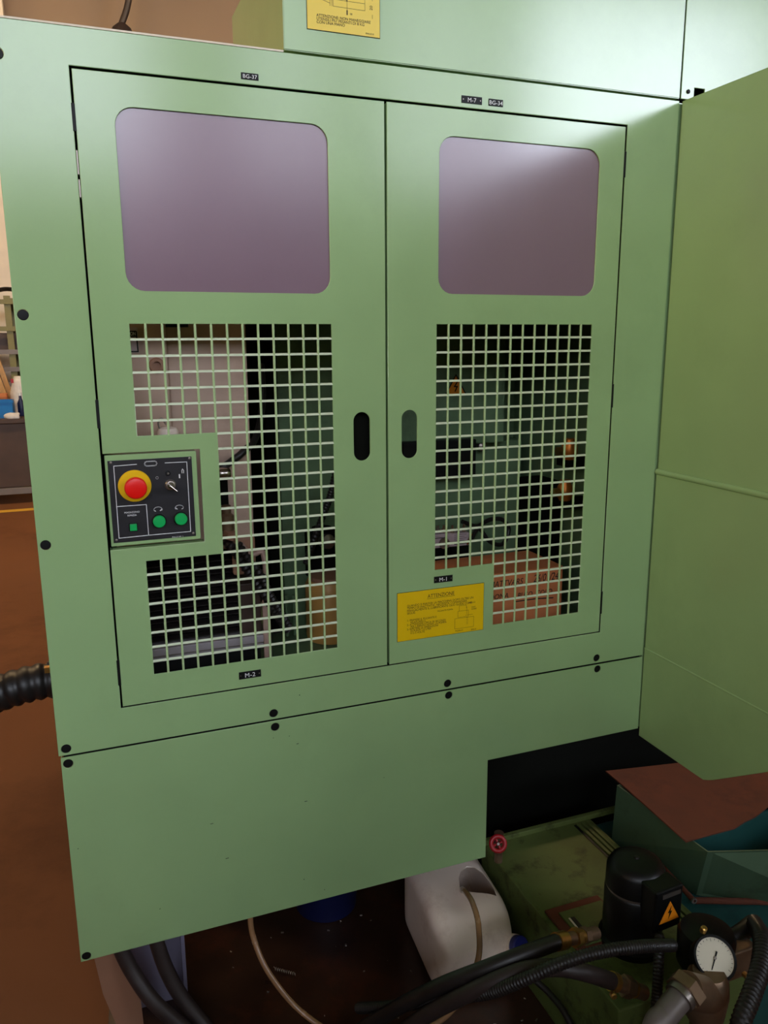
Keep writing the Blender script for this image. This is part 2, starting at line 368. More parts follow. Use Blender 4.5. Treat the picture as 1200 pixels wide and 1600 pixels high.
p = 0.028; b = 0.14*p; MW = 13*p-b; MH = 23*p-b; BR = b/2
def bar_profile(a0, a1, back):
    "pillowed front between two slopes (degrees), flat back: (out, across) pairs"
    R_ = b*1.06/(math.sin(math.radians(a1))-math.sin(math.radians(a0))); n = 6
    pts = [(R_*math.cos(math.radians(a0+(a1-a0)*k/n)), R_*math.sin(math.radians(a0+(a1-a0)*k/n))) for k in range(n+1)]
    mo = max(q[0] for q in pts); mid = (pts[0][1]+pts[-1][1])/2
    pts = [(q[0]-mo+0.0002, q[1]-mid) for q in pts]
    return pts + [(-back, pts[-1][1]), (-back, pts[0][1])]
def add_bar(bm, prof, p0, p1, horiz):
    A, B = [], []
    for o_, c_ in prof:
        if horiz: A.append(bm.verts.new((p0, -o_, p1[1]+c_))); B.append(bm.verts.new((p1[0], -o_, p1[1]+c_)))
        else: A.append(bm.verts.new((p1[1]+c_, -o_, p0))); B.append(bm.verts.new((p1[1]+c_, -o_, p1[0])))
    n = len(prof); bm.faces.new(A); bm.faces.new(list(reversed(B)))
    for k in range(n): bm.faces.new((A[k], B[k], B[(k+1) % n], A[(k+1) % n]))
    bmesh.ops.recalc_face_normals(bm, faces=bm.faces)
PV, PH = bar_profile(-38, 38, 0.0028), bar_profile(5, 29, 0.0028)
def mesh_bars(door, X0, ztop, segs_v, segs_h):
    for x, z0, z1 in segs_v:
        bm = bmesh.new(); add_bar(bm, PV, ztop+z0+0.001, (ztop+z1-0.001, X0+x), False); finish('mesh_bar', bm, BAR_V, door, 30)
    for z, x0, x1 in segs_h:
        bm = bmesh.new(); add_bar(bm, PH, X0+x0-0.001, (X0+x1+0.001, ztop+z), True); finish('mesh_bar', bm, BAR_H, door, 30)
DZT, DZB = Z(0.3925), Z(-0.6945)
# left door
L0, L1 = -0.0600, 0.4685
mz = Z(0.0)
mesh_L = [(0, 0), (MW, 0), (MW, -MH), (0, -MH), (0, -15*p), (5*p, -15*p), (5*p, -(7*p-b)), (0, -(7*p-b))]
win_L = rrect(0.0, 0.360, Z(0.0545), Z(0.3435), 0.030)
slot_L = rrect(0.4015, 0.435, Z(-0.260), Z(-0.1655), 0.0166, 8)
CT, CB = Z(-0.2205), Z(-0.3935)
doorL = plate('door', [[(L0, DZB), (L1, DZB), (L1, DZT), (L0, DZT), (L0, CT), (0.1065, CT), (0.1065, CB), (L0, CB)], win_L, slot_L, [(x, mz+z) for x, z in mesh_L]], 0.0, 0.003, GREEN, enc, bev=0.0007)
doorL['label'] = 'left mesh door with a cut-out for the control panel'
segs_v = []; segs_h = []
for i in range(1, 13):
    x = i*p-b/2
    if i <= 5: segs_v += [(x, 0, -(7*p-b)), (x, -15*p, -MH)]
    else: segs_v.append((x, 0, -MH))
for j in range(1, 23):
    z = -(j*p-b/2)
    segs_h.append((z, 0 if (j <= 6 or j >= 16) else 5*p, MW))
mesh_bars(doorL, 0.0, mz, segs_v, segs_h)
# right door
R0, R1 = 0.4730, 0.9960
RX = 0.5763
mesh_R = [(0, 0), (MW, 0), (MW, -MH), (5*p, -MH), (5*p, -(18*p-b)), (0, -(18*p-b))]
win_R = rrect(0.579, 0.9375, Z(0.058), Z(0.3445), 0.030)
slot_R = rrect(0.502, 0.535, Z(-0.261), Z(-0.165), 0.0164, 8)
doorR = plate('door', [[(R0, DZB), (R1, DZB), (R1, DZT), (R0, DZT)], win_R, slot_R, [(RX+x, mz+z) for x, z in mesh_R]], 0.0, 0.003, GREEN, enc, bev=0.0007)
doorR['label'] = 'right mesh door carrying the yellow notice'
segs_v = []; segs_h = []
for i in range(1, 13):
    segs_v.append((i*p-b/2, 0, -(18*p-b) if i <= 5 else -MH))
for j in range(1, 23):
    segs_h.append((-(j*p-b/2), 0 if j <= 17 else 5*p, MW))
mesh_bars(doorR, RX, mz, segs_v, segs_h)
for d, x0, x1, wl in ((doorL, L0, L1, (-0.012, 0.372, Z(0.042), Z(0.356))), (doorR, R0, R1, (0.567, 0.950, Z(0.046), Z(0.357)))):
    box('window_pane', wl[0], wl[1], 0.0035, 0.0075, wl[2], wl[3], PANE, d)
    for xx in ((x0+0.0006, x0+0.0026), (x1-0.0026, x1-0.0006)):
        if d is doorL and xx[0] < 0:
            box('door_flange', xx[0], xx[1], 0.0025, 0.024, DZB+0.001, CB-0.001, GREEN, d); box('door_flange', xx[0], xx[1], 0.0025, 0.024, CT+0.001, DZT-0.001, GREEN, d)
        else: box('door_flange', xx[0], xx[1], 0.0025, 0.024, DZB+0.001, DZT-0.001, GREEN, d)
    box('door_flange', x0+0.003, x1-0.003, 0.0025, 0.024, DZT-0.0026, DZT-0.0006, GREEN, d)
    box('door_flange', x0+0.003, x1-0.003, 0.0025, 0.024, DZB+0.0006, DZB+0.0026, GREEN, d)
# cut-out returns around the control panel
box('door_flange', L0+0.004, 0.1065, 0.0025, 0.024, CT+0.0006, CT+0.0026, GREEN, doorL)
box('door_flange', L0+0.004, 0.1065, 0.0025, 0.024, CB-0.0026, CB-0.0006, GREEN, doorL)
for x, zs in ((-0.0622, ((0.342, 0.300), (-0.127, -0.176), (-0.602, -0.652))), (0.9983, ((0.346, 0.296), (-0.126, -0.177), (-0.598, -0.652)))):
    for za, zb in zs:
        d = doorL if x < 0 else doorR
        box('hinge', x-0.0028, x+0.0028, -0.0006, 0.02, Z(zb), Z(za), BLACK, d, bev=0.0008)
for za, zb in ((0.272, 0.235), (0.228, 0.200)):
    box('hinge', -0.0632, -0.0608, 0.0005, 0.012, Z(zb), Z(za), STEEL, doorL, bev=0.0004)
# dark shields behind the doors' finger slots
box('latch_cover', 0.395, 0.442, 0.020, 0.024, Z(-0.275), Z(-0.15), DARKBASE, doorL)
# enclosure inside: floor pan, rear and side linings
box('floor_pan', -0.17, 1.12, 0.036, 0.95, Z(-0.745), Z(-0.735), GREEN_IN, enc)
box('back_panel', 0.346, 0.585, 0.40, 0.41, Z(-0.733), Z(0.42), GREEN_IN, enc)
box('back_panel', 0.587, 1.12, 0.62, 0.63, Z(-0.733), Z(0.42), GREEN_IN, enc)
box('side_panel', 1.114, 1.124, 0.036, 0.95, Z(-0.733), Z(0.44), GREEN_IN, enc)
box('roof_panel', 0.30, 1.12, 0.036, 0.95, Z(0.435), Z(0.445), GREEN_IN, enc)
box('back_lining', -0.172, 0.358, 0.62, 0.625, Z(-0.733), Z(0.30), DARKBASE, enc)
box('bay_light_block', 0.346, 0.351, 0.036, 0.398, Z(0.012), Z(0.434), GREEN_IN, enc)  # added out of sight above the mesh to keep light from the right bay
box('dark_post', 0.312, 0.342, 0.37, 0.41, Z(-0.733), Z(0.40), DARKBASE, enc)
box('roof_bracket', 0.09, 0.17, 0.46, 0.50, Z(0.004), Z(0.03), BLACK, enc)
# machine base under and behind the enclosure
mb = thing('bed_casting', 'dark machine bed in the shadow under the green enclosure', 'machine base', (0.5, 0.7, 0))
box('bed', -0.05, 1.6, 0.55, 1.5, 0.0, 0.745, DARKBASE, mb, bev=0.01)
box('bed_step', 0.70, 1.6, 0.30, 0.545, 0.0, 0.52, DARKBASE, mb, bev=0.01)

# ================================================================== upper housing
uh = thing('upper_housing', 'green housing stacked above the door frame with a pale yellow sign', 'machine housing', (0.7, 0.2, Z(0.458)))
bm = bmesh.new()
prof = [(0.003, Z(0.4585)), (0.442, Z(0.4585)), (0.442, Z(0.657)), (0.003, Z(0.657))]
A = [bm.verts.new((0.286, y, z)) for y, z in prof]; B = [bm.verts.new((1.129, y, z)) for y, z in prof]
bm.faces.new(A); bm.faces.new(list(reversed(B)))
for k in range(len(prof)): bm.faces.new((A[k], B[k], B[(k+1) % len(prof)], A[(k+1) % len(prof)]))
bmesh.ops.recalc_face_normals(bm, faces=bm.faces)
bmesh.ops.bevel(bm, geom=list(bm.edges), offset=0.0015, segments=2, affect='EDGES')
finish('front_cover', bm, GREEN, uh)
uh2 = plate('side_cover', [[(1.1325, Z(0.459)), (1.166, Z(0.459)), (1.166, Z(0.483)), (1.193, Z(0.483)), (1.193, Z(0.459)), (2.3, Z(0.459)), (2.3, Z(0.80)), (1.1325, Z(0.80))]], 0.004, 0.003, GREEN, uh)
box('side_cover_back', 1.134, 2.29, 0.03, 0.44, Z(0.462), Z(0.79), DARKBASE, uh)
lathe('screw', (1.150, 0.004, Z(0.474)), (0,-1,0), [(0, 0.0042), (0.002, 0.0042), (0.003, 0.003)], BLACK, uh2, 14)

# ================================================================== right guard
sg = thing('side_guard', 'olive-green guard panel folded out to the right of the doors', 'machine guard', (1.15, -0.55, Z(-0.98)))
def yz_sheet(name, outline, x0, t, m, parent, bev=0.0012):
    "sheet in the YZ plane; outline in (y,z); face towards -X at x0"
    me = curve_mesh([outline], t, bev)
    R = Matrix(((0,0,1,x0+t/2),(1,0,0,0),(0,1,0,0),(0,0,0,1))); me.transform(R); return finish_me(name, me, m, parent)
GY0, GY1 = -1.15, -0.003
box('hinge_strip', 1.1275, 1.157, 0.006, 0.05, Z(-0.9635), Z(0.451), GREEN, sg)
yz_sheet('upper_sheet', [(GY0, Z(-0.3255)), (GY1, Z(-0.3255)), (GY1, Z(0.4525)), (GY0, Z(0.4525))], GX-0.001, 0.024, GREEN, sg)
yz_sheet('middle_sheet', [(GY0, Z(-0.7535)), (GY1, Z(-0.7535)), (GY1, Z(-0.327)), (GY0, Z(-0.327))], GX-0.004, 0.028, GREEN, sg)
arc = [(-0.205, -0.9815), (-0.222, -0.981), (-0.236, -0.974), (-0.250, -0.966)]
yz_sheet('lower_sheet', [(GY0, Z(-0.82))] + [(-0.42, Z(-0.85))] + [(y, Z(z)) for y, z in reversed(arc)] + [(GY1, Z(-0.9815)), (GY1, Z(-0.7555)), (GY0, Z(-0.7555))], GX-0.005, 0.030, GREEN, sg)

for zt_, rr_ in ((-0.3265, 0.0068), (-0.7545, 0.0035)):
    lathe('seam_bead', (GX-0.002, GY1, Z(zt_)), (0,-1,0), [(0, rr_), (GY1-GY0, rr_)], GREEN, sg, 12)
# ================================================================== control panel
cp = thing('control_station', 'black control plate with emergency stop and green buttons in a green bezel', 'control panel', (0.02, 0.03, Z(-0.389)))
bx0, bx1, bz0, bz1 = -0.0575, 0.1005, Z(-0.3885), Z(-0.2240)
px0, px1, pz0, pz1 = -0.0530, 0.0915, Z(-0.3815), Z(-0.2335)
box('bezel_box', bx0, bx1, 0.0035, 0.060, bz0, bz1, GREEN, cp, bev=0.0015)
pl = box('face_plate', px0, px1, 0.0018, 0.0034, pz0, pz1, PLATE, cp, bev=0.0004)
PY = 0.0016
sc = lambda u, v: at(u, v, Y=0.0018)
for u, v in ((173, 723), (296, 716), (182, 844), (302, 833)):
    q = sc(u, v); lathe('screw', (q.x, 0.0018, q.z), (0,-1,0), [(0, 0.0022), (0.0008, 0.0020), (0.0011, 0.001)], STEEL, pl, 12)
def S(u, v): q = sc(u, v); return (q.x, q.z)
# white printed lines
def Sz(zx, zy): return S(155+zx*175/1200, 690+zy*180/1234)
lines = [[Sz(400,243), Sz(155,263), Sz(213,1035), Sz(525,1003), Sz(980,962), Sz(938,217), Sz(705,228)],
         [Sz(185,697), Sz(505,674), Sz(530,1003)]]
strokes('printed_lines', lines, 0.0011, 0.00145, WHITE, pl)
ch = []
c0 = Sz(552, 235)
ov = rrect(c0[0]-0.0105, c0[0]+0.0105, c0[1]-0.004, c0[1]+0.004, 0.0039, 5)
bm = bmesh.new(); add_stroke(bm, ov+[ov[0]], 0.0008, 0.00145)
for k in range(0, len(ov)): pass
per = ov+[ov[0]]; path = [Vector((a, 0, c)) for a, c in per]
for q in resample(path, 0.0028):
    add_stroke(bm, circ(q.x, q.z, 0.00095, 8)+[(q.x+0.00095, q.z)], 0.0007, 0.00143)
finish('chain_symbol', bm, WHITE, pl)
# rotation arrows
bm = bmesh.new()
for cx, cy, s in ((630, 725, 1), (858, 705, -1)):
    c = Sz(cx, cy); add_stroke(bm, arc_pts(c[0], c[1]-0.0005, 0.0072, 0.0048, -25, 205), 0.0011, 0.00145)
    tx = c[0]+s*0.0062; tz = c[1]-0.0025
    add_stroke(bm, [(tx+s*0.0012, tz+0.0022), (tx-s*0.0024, tz-0.0002)], 0.0016, 0.00145)
    add_stroke(bm, [(tx-s*0.0024, tz-0.0002), (tx+s*0.0002, tz+0.0026)], 0.0012, 0.00143)
    ex = c[0]-s*0.0066; add_stroke(bm, [(ex, tz+0.0008), (ex+s*0.0022, tz-0.0006)], 0.0012, 0.00145)
finish('rotation_arrows', bm, WHITE, pl)
# key switch legends
c = Sz(620, 388); bm = bmesh.new(); add_stroke(bm, circ(c[0], c[1], 0.0022, 14)+[(c[0]+0.0022, c[1])], 0.0009, 0.00145)
c = Sz(860, 370); add_stroke(bm, [(c[0], c[1]-0.0028), (c[0], c[1]+0.0028)], 0.0022, 0.00145)
c = Sz(893, 318); add_stroke(bm, [(c[0]-0.001, c[1]-0.003), (c[0]-0.0012, c[1]+0.0015), (c[0]+0.0002, c[1]+0.0042), (c[0]+0.0010, c[1]+0.0030), (c[0]+0.0021, c[1]+0.0010), (c[0]+0.0016, c[1]-0.0032)], 0.0011, 0.00145)
finish('key_switch_symbols', bm, WHITE, pl)
a_ = Sz(278, 1005)
q = Sz(352, 765); text('lettering', 'MAGAZZINO', 0.0044, q[0], 0.0015, q[1], WHITE, pl, 'CENTER', rot=0.0, space=1.0)
q = Sz(352, 797); text('lettering', 'RIPRESA', 0.0044, q[0], 0.0015, q[1]-0.0002, WHITE, pl, 'CENTER')
q = Sz(842, 1025); text('lettering', 'ENA-0114A  1', 0.0034, q[0], 0.0015, q[1], WHITE, pl, 'CENTER')
# emergency stop
q = at(209.5, 758.5, Y=-0.002)
def front_lathe(name, x, z, prof, m, parent, seg=32): return lathe(name, (x, 0.0018, z), (0,-1,0), prof, m, parent, seg)
ex, ez = S(210.5, 759)
es = front_lathe('emergency_stop_ring', ex, ez, [(0, 0.0285), (0.003, 0.0285), (0.0042, 0.0275), (0.0042, 0.010)], YELLOWP, cp, 40)
front_lathe('emergency_stop_stem', ex, ez, [(0.004, 0.0115), (0.020, 0.0115)], BLACK, cp)
front_lathe('emergency_stop_button', ex, ez, [(0.018, 0.013), (0.020, 0.0190), (0.028, 0.0190), (0.0305, 0.0172), (0.0318, 0.012), (0.0322, 0.004)], RED, cp, 40)
# round green buttons
for u, v in ((249, 815), (283, 811)):
    q = at(u, v, Y=-0.006)
    bb = front_lathe('button_collar', q.x, q.z, [(0, 0.0128), (0.004, 0.0128), (0.005, 0.0118)], BLACK, cp)
    front_lathe('push_button', q.x, q.z, [(0.004, 0.0110), (0.0095, 0.0110), (0.0108, 0.0098), (0.0112, 0.004)], BTN, cp)
# square button
q = at(208.5, 824, Y=-0.003)
box('square_button_collar', q.x-0.0074, q.x+0.0074, -0.0005, 0.0018, q.z-0.0074, q.z+0.0074, BLACK, cp, bev=0.0006)
box('square_push_button', q.x-0.0060, q.x+0.0060, -0.0058, -0.0003, q.z-0.0060, q.z+0.0060, BTN, cp, bev=0.0007)
# small lamp and key switch
q = S(262.5, 739.5); front_lathe('indicator_collar', q[0], q[1], [(0, 0.0047), (0.002, 0.0045), (0.0022, 0.003)], BLACK, cp, 18)
front_lathe('indicator_lens', q[0], q[1], [(0.0018, 0.0022), (0.003, 0.0018)], STEEL, cp, 12)
q = at(266.5, 758, Y=-0.003)
front_lathe('key_switch_collar', q.x, q.z, [(0, 0.0100), (0.0045, 0.0096), (0.006, 0.0080), (0.009, 0.0078), (0.0095, 0.0064)], STEEL, cp, 24)
front_lathe('key_switch_barrel', q.x, q.z, [(0.009, 0.0062), (0.011, 0.0058), (0.0113, 0.003)], CHROME, cp, 20)
bm = bmesh.new(); mx = Matrix.Translation((q.x+0.002, -0.020, q.z-0.002)) @ Matrix.Rotation(math.radians(42), 4, 'Y')
add_box(bm, -0.0085, 0.0085, -0.011, 0.011, -0.0011, 0.0011, mx, 0.0006); finish('key', bm, CHROME, cp)

# ================================================================== name plates and signs
def nameplate(s, x0, x1, z0, z1, label, y=-0.0012, holes=True):
    n = thing('name_plate', label, 'name plate', ((x0+x1)/2, y, z0), 'engraved black name plates on the frame')
    plp = box('tag', x0, x1, y, -0.0001, z0, z1, BLACK, n, bev=0.0004)
    h = (z1-z0); text('lettering', s, h*0.82, (x0+x1)/2, y-0.0001, z0+h*0.20, WHITE, n, 'CENTER', sx=1.05, space=1.05)
    if holes:
        for xx in (x0+0.0035, x1-0.0035): lathe('rivet', (xx, y, (z0+z1)/2), (0,-1,0), [(0, 0.0013), (0.0005, 0.0010)], STEEL, n, 8)
nameplate('BG-37', 0.209, 0.239, Z(0.4035), Z(0.4140), 'small black name plate above the left door reading BG-37', holes=False)
nameplate('M-7', 0.623, 0.666, Z(0.4040), Z(0.4170), 'black name plate above the right door reading M-7')
nameplate('BG-34', 0.680, 0.711, Z(0.4040), Z(0.4165), 'small black name plate right of the M-7 plate', holes=False)
nameplate('M-2', 0.158, 0.2015, Z(-0.6765), Z(-0.6615), 'black name plate below the left door mesh reading M-2')
nameplate('M-1', 0.574, 0.617, Z(-0.5285), Z(-0.5145), 'black name plate just above the yellow notice reading M-1')

wn = thing('warning_notice', 'yellow ATTENZIONE notice with printed instructions on the right door', 'sign', (0.59, -0.001, Z(-0.649)))
x0, x1, z0, z1 = 0.4905, 0.6925, Z(-0.6475), Z(-0.5405)
box('border', x0, x1, -0.0008, -0.0001, z0, z1, INK, wn)
box('yellow_face', x0+0.0008, x1-0.0008, -0.0011, -0.0007, z0+0.0008, z1-0.0008, YELLOW, wn)
ty = -0.0013
text('heading', 'ATTENZIONE', 0.0115, x0+0.100, ty, z1-0.0185, INK, wn, 'CENTER', sx=0.88)
strokes('heading_rule', [[(x0+0.068, z1-0.0205), (x0+0.132, z1-0.0205)]], 0.0006, ty, INK, wn)
text('instructions', "QUANDO SI RIAVVIA LA MACCHINA DOPO OLTRE UN\nTEMPO DI INATTIVITA', NECESSITA COMANDARE\nMANUALMENTE IL LUBRIFICANTE OLIO GUIDE COME\nSEGUE:", 0.0068, x0+0.022, ty, z1-0.0325, INK, wn, sx=0.92, line=0.80)
text('instruction_steps', "1- PREMERE IL PULSANTE E\n     RILASCIARLO.\n2- ATTENDERE CIRCA 30 SECONDI\n     PER L'ARRIVO NORM. LA POMPA\n3- RIPETERE LE OPERAZIONI\n     DI PUNTI 1 E 2 PER\n     4 O 5 VOLTE.", 0.0062, x0+0.022, ty, z1-0.0645, INK, wn, sx=0.92, line=0.78)
text('diagram_lettering', 'PULSANTE POMPA', 0.0046, x0+0.092, ty, z1-0.0520, INK, wn, sx=0.95)
text('diagram_lettering', 'LIVELLO', 0.0044, x0+0.166, ty, z1-0.0425, INK, wn, sx=0.95)
text('diagram_lettering', 'OLIO\nGUIDE', 0.0044, x0+0.172, ty, z1-0.0530, INK, wn, sx=0.95)
text('diagram_lettering', 'MODELLO', 0.0042, x0+0.134, ty, z0+0.0050, INK, wn, sx=0.95)
text('diagram_lettering', 'EMA-41', 0.0042, x0+0.172, ty, z0+0.0030, INK, wn, sx=0.95)
strokes('diagram', [[(x0+0.140, z1-0.071), (x0+0.140, z1-0.057), (x0+0.165, z1-0.057), (x0+0.165, z1-0.071), (x0+0.140, z1-0.071)],
    [(x0+0.143, z1-0.057), (x0+0.143, z1-0.045), (x0+0.160, z1-0.045), (x0+0.160, z1-0.052)], [(x0+0.161, z1-0.049), (x0+0.161, z1-0.066)], [(x0+0.158, z1-0.068), (x0+0.176, z1-0.068)],
    [(x0+0.133, z1-0.073), (x0+0.133, z0+0.011), (x0+0.178, z0+0.011), (x0+0.178, z1-0.073), (x0+0.133, z1-0.073)]] + [[(x0+0.1605, z1-0.074-k*0.0035), (x0+0.1645, z1-0.074-k*0.0035)] for k in range(5)], 0.0005, ty, INK, wn)

tn = thing('lifting_notice', 'pale yellow notice on the upper housing about heavy tools, cut by the top edge', 'sign', (0.39, 0.0, Z(0.495)))
x0, x1, z0, z1 = 0.3275, 0.4620, Z(0.4950), Z(0.6100)
box('border', x0, x1, 0.0018, 0.0028, z0, z1, INK, tn)
box('yellow_face', x0+0.0008, x1-0.0008, 0.0015, 0.0022, z0+0.0008, z1-0.0008, YELLOW2, tn)
ty = 0.0012
text('lettering', "ATTENZIONE: NON MANEGGIARE\nUTENSILI PIU' PESANTI DI 8 KG\nCON UNA MANO", 0.0064, x0+0.017, ty, z0+0.0215, INK, tn, sx=1.0, line=0.82)
text('lettering', 'ENA-0110', 0.0036, x0+0.107, ty, z0+0.0040, INK, tn)
text('lettering', '20', 0.0075, x0+0.120, ty, z0+0.0430, INK, tn, rot=math.pi/2)
text('lettering', '08', 0.0045, x0+0.078, ty, z0+0.0310, INK, tn)
strokes('diagram', [[(x0+0.004, z0+0.055), (x0+0.042, z0+0.045)], [(x0+0.042, z0+0.090), (x0+0.042, z0+0.041)], [(x0+0.0455, z0+0.090), (x0+0.0455, z0+0.041)], [(x0+0.0475, z0+0.090), (x0+0.0475, z0+0.041), (x0+0.106, z0+0.041), (x0+0.106, z0+0.090)],
    [(x0+0.0475, z0+0.052), (x0+0.106, z0+0.052)], [(x0+0.120, z0+0.030), (x0+0.120, z0+0.036)], [(x0+0.120, z0+0.058), (x0+0.120, z0+0.070)], [(x0+0.073, z0+0.032), (x0+0.073, z0+0.058)]], 0.0005, ty, INK, tn)
strokes('diagram_arrow', [[(x0+0.073, z0+0.031), (x0+0.073, z0+0.037)], [(x0+0.073, z0+0.052), (x0+0.073, z0+0.058)]], 0.0021, ty, INK, tn)

# ================================================================== inside the enclosure, left bay
cs = thing('machine_column', 'beige machine column seen through the left mesh', 'machine column', (0.08, 0.5, Z(-0.55)))
cxa, cxb = at(262, 560, Y=0.12).x, at(386, 560, Y=0.145).x
box('column_face', -0.16, cxa, 0.12, 0.44, Z(-0.45), Z(0.36), BEIGE, cs, bev=0.004)
box('column_side', cxa+0.0005, cxb, 0.145, 0.44, Z(-0.45), Z(0.05), BEIGE, cs, bev=0.004)
box('column_foot', -0.155, cxb-0.004, 0.29, 0.58, Z(-0.733), Z(-0.4505), DARKBASE, cs)
q = at(245, 571, Y=0.115)
lathe('bushing', (q.x, 0.12, q.z), (0,-1,0), [(0, 0.0145), (0.006, 0.0145), (0.008, 0.013), (0.008, 0.0075), (0.002, 0.0075)], TAN, cs, 24)
ly_ = 0.1195
q = at(217, 551, Y=ly_)
lp = box('rating_label', q.x-0.075, q.x, ly_-0.0022, ly_, q.z, q.z+0.046, GREYCARD, cs)
strokes('rating_label_print', [[(q.x-0.073, q.z+0.002), (q.x-0.0015, q.z+0.002), (q.x-0.0025, q.z+0.038), (q.x-0.073, q.z+0.038)]], 0.0024, ly_-0.0027, BLACK, lp)
box('rating_label_band', q.x-0.073, q.x-0.0025, ly_-0.0031, ly_-0.0021, q.z+0.029, q.z+0.040, BLACK, lp)
text('rating_label_lettering', 'CON', 0.0095, q.x-0.0035, ly_-0.0034, q.z+0.0312, WHITE, lp, 'RIGHT', sx=0.66)
q = at(275, 508, Y=0.14)
box('dark_clip', q.x-0.022, q.x+0.022, 0.134, 0.1445, q.z-0.004, q.z+0.02, BLACK, cs)

q = at(262, 668, Y=0.085)
lb = thing('lubricator_cup', 'small white lubricator cup on the beige column behind the left mesh', 'lubricator', (q.x, 0.09, q.z-0.03))
lathe('cup', (q.x, 0.085, q.z-0.032), (0,0,1), [(0, 0.014), (0.004, 0.020), (0.024, 0.020), (0.031, 0.017), (0.033, 0.010)], WHITEPL, lb, 24)
tube('wire_bail', [(q.x-0.014, 0.080, q.z-0.004), (q.x-0.017, 0.080, q.z+0.010), (q.x-0.010, 0.080, q.z+0.018), (q.x-0.003, 0.080, q.z+0.006)], 0.0018, STEEL, lb, 8)
box('mount', q.x-0.03, q.x, 0.104, 0.1195, q.z-0.04, q.z-0.026, PINKSHEET, lb)

# way cover (bellows) and its rail
bl = thing('bellows_cover', 'black pleated bellows cover behind the lower left mesh', 'bellows', (0.1, 0.2, Z(-0.64)))
NP = 13
for k in range(NP):
    z1_ = Z(-0.470)-k*0.0132
    bm = bmesh.new(); yy = 0.150; d = 0.016
    pr = [(yy+d, z1_), (yy, z1_-0.0035), (yy, z1_-0.0050), (yy+d, z1_-0.0125), (yy+0.10, z1_-0.0125), (yy+0.10, z1_)]
    A = [bm.verts.new((-0.10, y, z)) for y, z in pr]; B = [bm.verts.new((0.192, y, z)) for y, z in pr]
    bm.faces.new(A); bm.faces.new(list(reversed(B)))
    for i in range(6): bm.faces.new((A[i], B[i], B[(i+1) % 6], A[(i+1) % 6]))
    bmesh.ops.recalc_face_normals(bm, faces=bm.faces)
    finish('pleat', bm, RUBBER, bl)
rl = thing('slide_rail', 'grey slide rail along the bottom of the left mesh', 'rail', (0.07, 0.2, Z(-0.68)))
box('rail_bar', -0.12, 0.252, 0.14, 0.24, Z(-0.674), Z(-0.645), GREYC, rl, bev=0.002)
box('rail_groove', -0.12, 0.240, 0.1385, 0.142, Z(-0.6625), Z(-0.6605), STEEL, rl)
box('rail_base', -0.12, 0.235, 0.16, 0.24, Z(-0.733), Z(-0.675), BLACK, rl)
box('end_plate', 0.2385, 0.254, 0.135, 0.141, Z(-0.733), Z(-0.5), PINKSHEET, rl)
box('end_cover', 0.1935, 0.238, 0.150, 0.24, Z(-0.644), Z(-0.53), DKBROWN, rl, bev=0.002)
br_ = thing('brown_bracket', 'rounded pinkish steel bracket beside the coiled hoses', 'bracket', (0.22, 0.2, Z(-0.52)))
path = [at(375, 850, Y=0.125), at(392, 866, Y=0.125), at(408, 862, Y=0.125), at(413, 872, Y=0.125), at(415, 893, Y=0.125)]
tube('bent_strip', path, 0.006, PINKSHEET, br_, 8)
box('bracket_web', path[0].x-0.015, path[1].x+0.012, 0.132, 0.144, path[1].z-0.045, path[0].z+0.012, TAN, br_, bev=0.006)
hs = [([((350, 842), 0.20), ((368, 862), 0.19), ((390, 895), 0.185), ((415, 930), 0.19), ((450, 985), 0.22)], 0.0115, 'thicker black coiled hose crossing the lower left mesh'),
      ([((372, 848), 0.17), ((388, 872), 0.165), ((408, 898), 0.16), ((426, 935), 0.17), ((452, 978), 0.19)], 0.008, 'thinner black coiled hose in front of the thick coiled one')]
for pts, rr, lab in hs:
    tag(tube('coiled_hose', [at(u, v, Y=y-0.075) for (u, v), y in pts], rr, RUBBER, None, 12, corr=(0.010, 0.0028)), lab, 'hose', 'coiled hoses inside the enclosure')
# fittings stacked next to the column
ft = thing('valve_stack', 'chrome and brown valve fittings beside the control panel behind the mesh', 'valve', (0.19, 0.36, Z(-0.42)))
q = at(352, 740, Y=0.12); lathe('chrome_collar', (q.x-0.02, 0.12, q.z), (1,0,0), [(0, 0.009), (0.010, 0.013), (0.024, 0.013), (0.030, 0.009)], CHROME, ft, 18)
q2 = at(358, 805, Y=0.115); lathe('brown_valve_body', (q2.x-0.005, 0.118, q2.z-0.03), (0,0,1), [(0, 0.015), (0.03, 0.015), (0.034, 0.010), (0.05, 0.010)], BRONZE, ft, 18)
q3 = at(362, 826, Y=0.10); lathe('brown_valve_nut', (q3.x-0.005, 0.105, q3.z-0.02), (0.3,-0.2,1), [(0, 0.014), (0.014, 0.014)], TAN, ft, 6)
box('support', q2.x-0.03, q2.x+0.004, 0.137, 0.1445, q2.z-0.03, q.z+0.012, DARKBASE, ft)
tag(tube('black_cable', [at(330, 742, Y=0.132), at(360, 722, Y=0.130), at(380, 706, Y=0.135), at(400, 682, Y=0.17), at(410, 630, Y=0.25), at(408, 570, Y=0.30)], 0.0075, RUBBER, None, 10), 'black cable rising across the beige column behind the left mesh', 'cable')
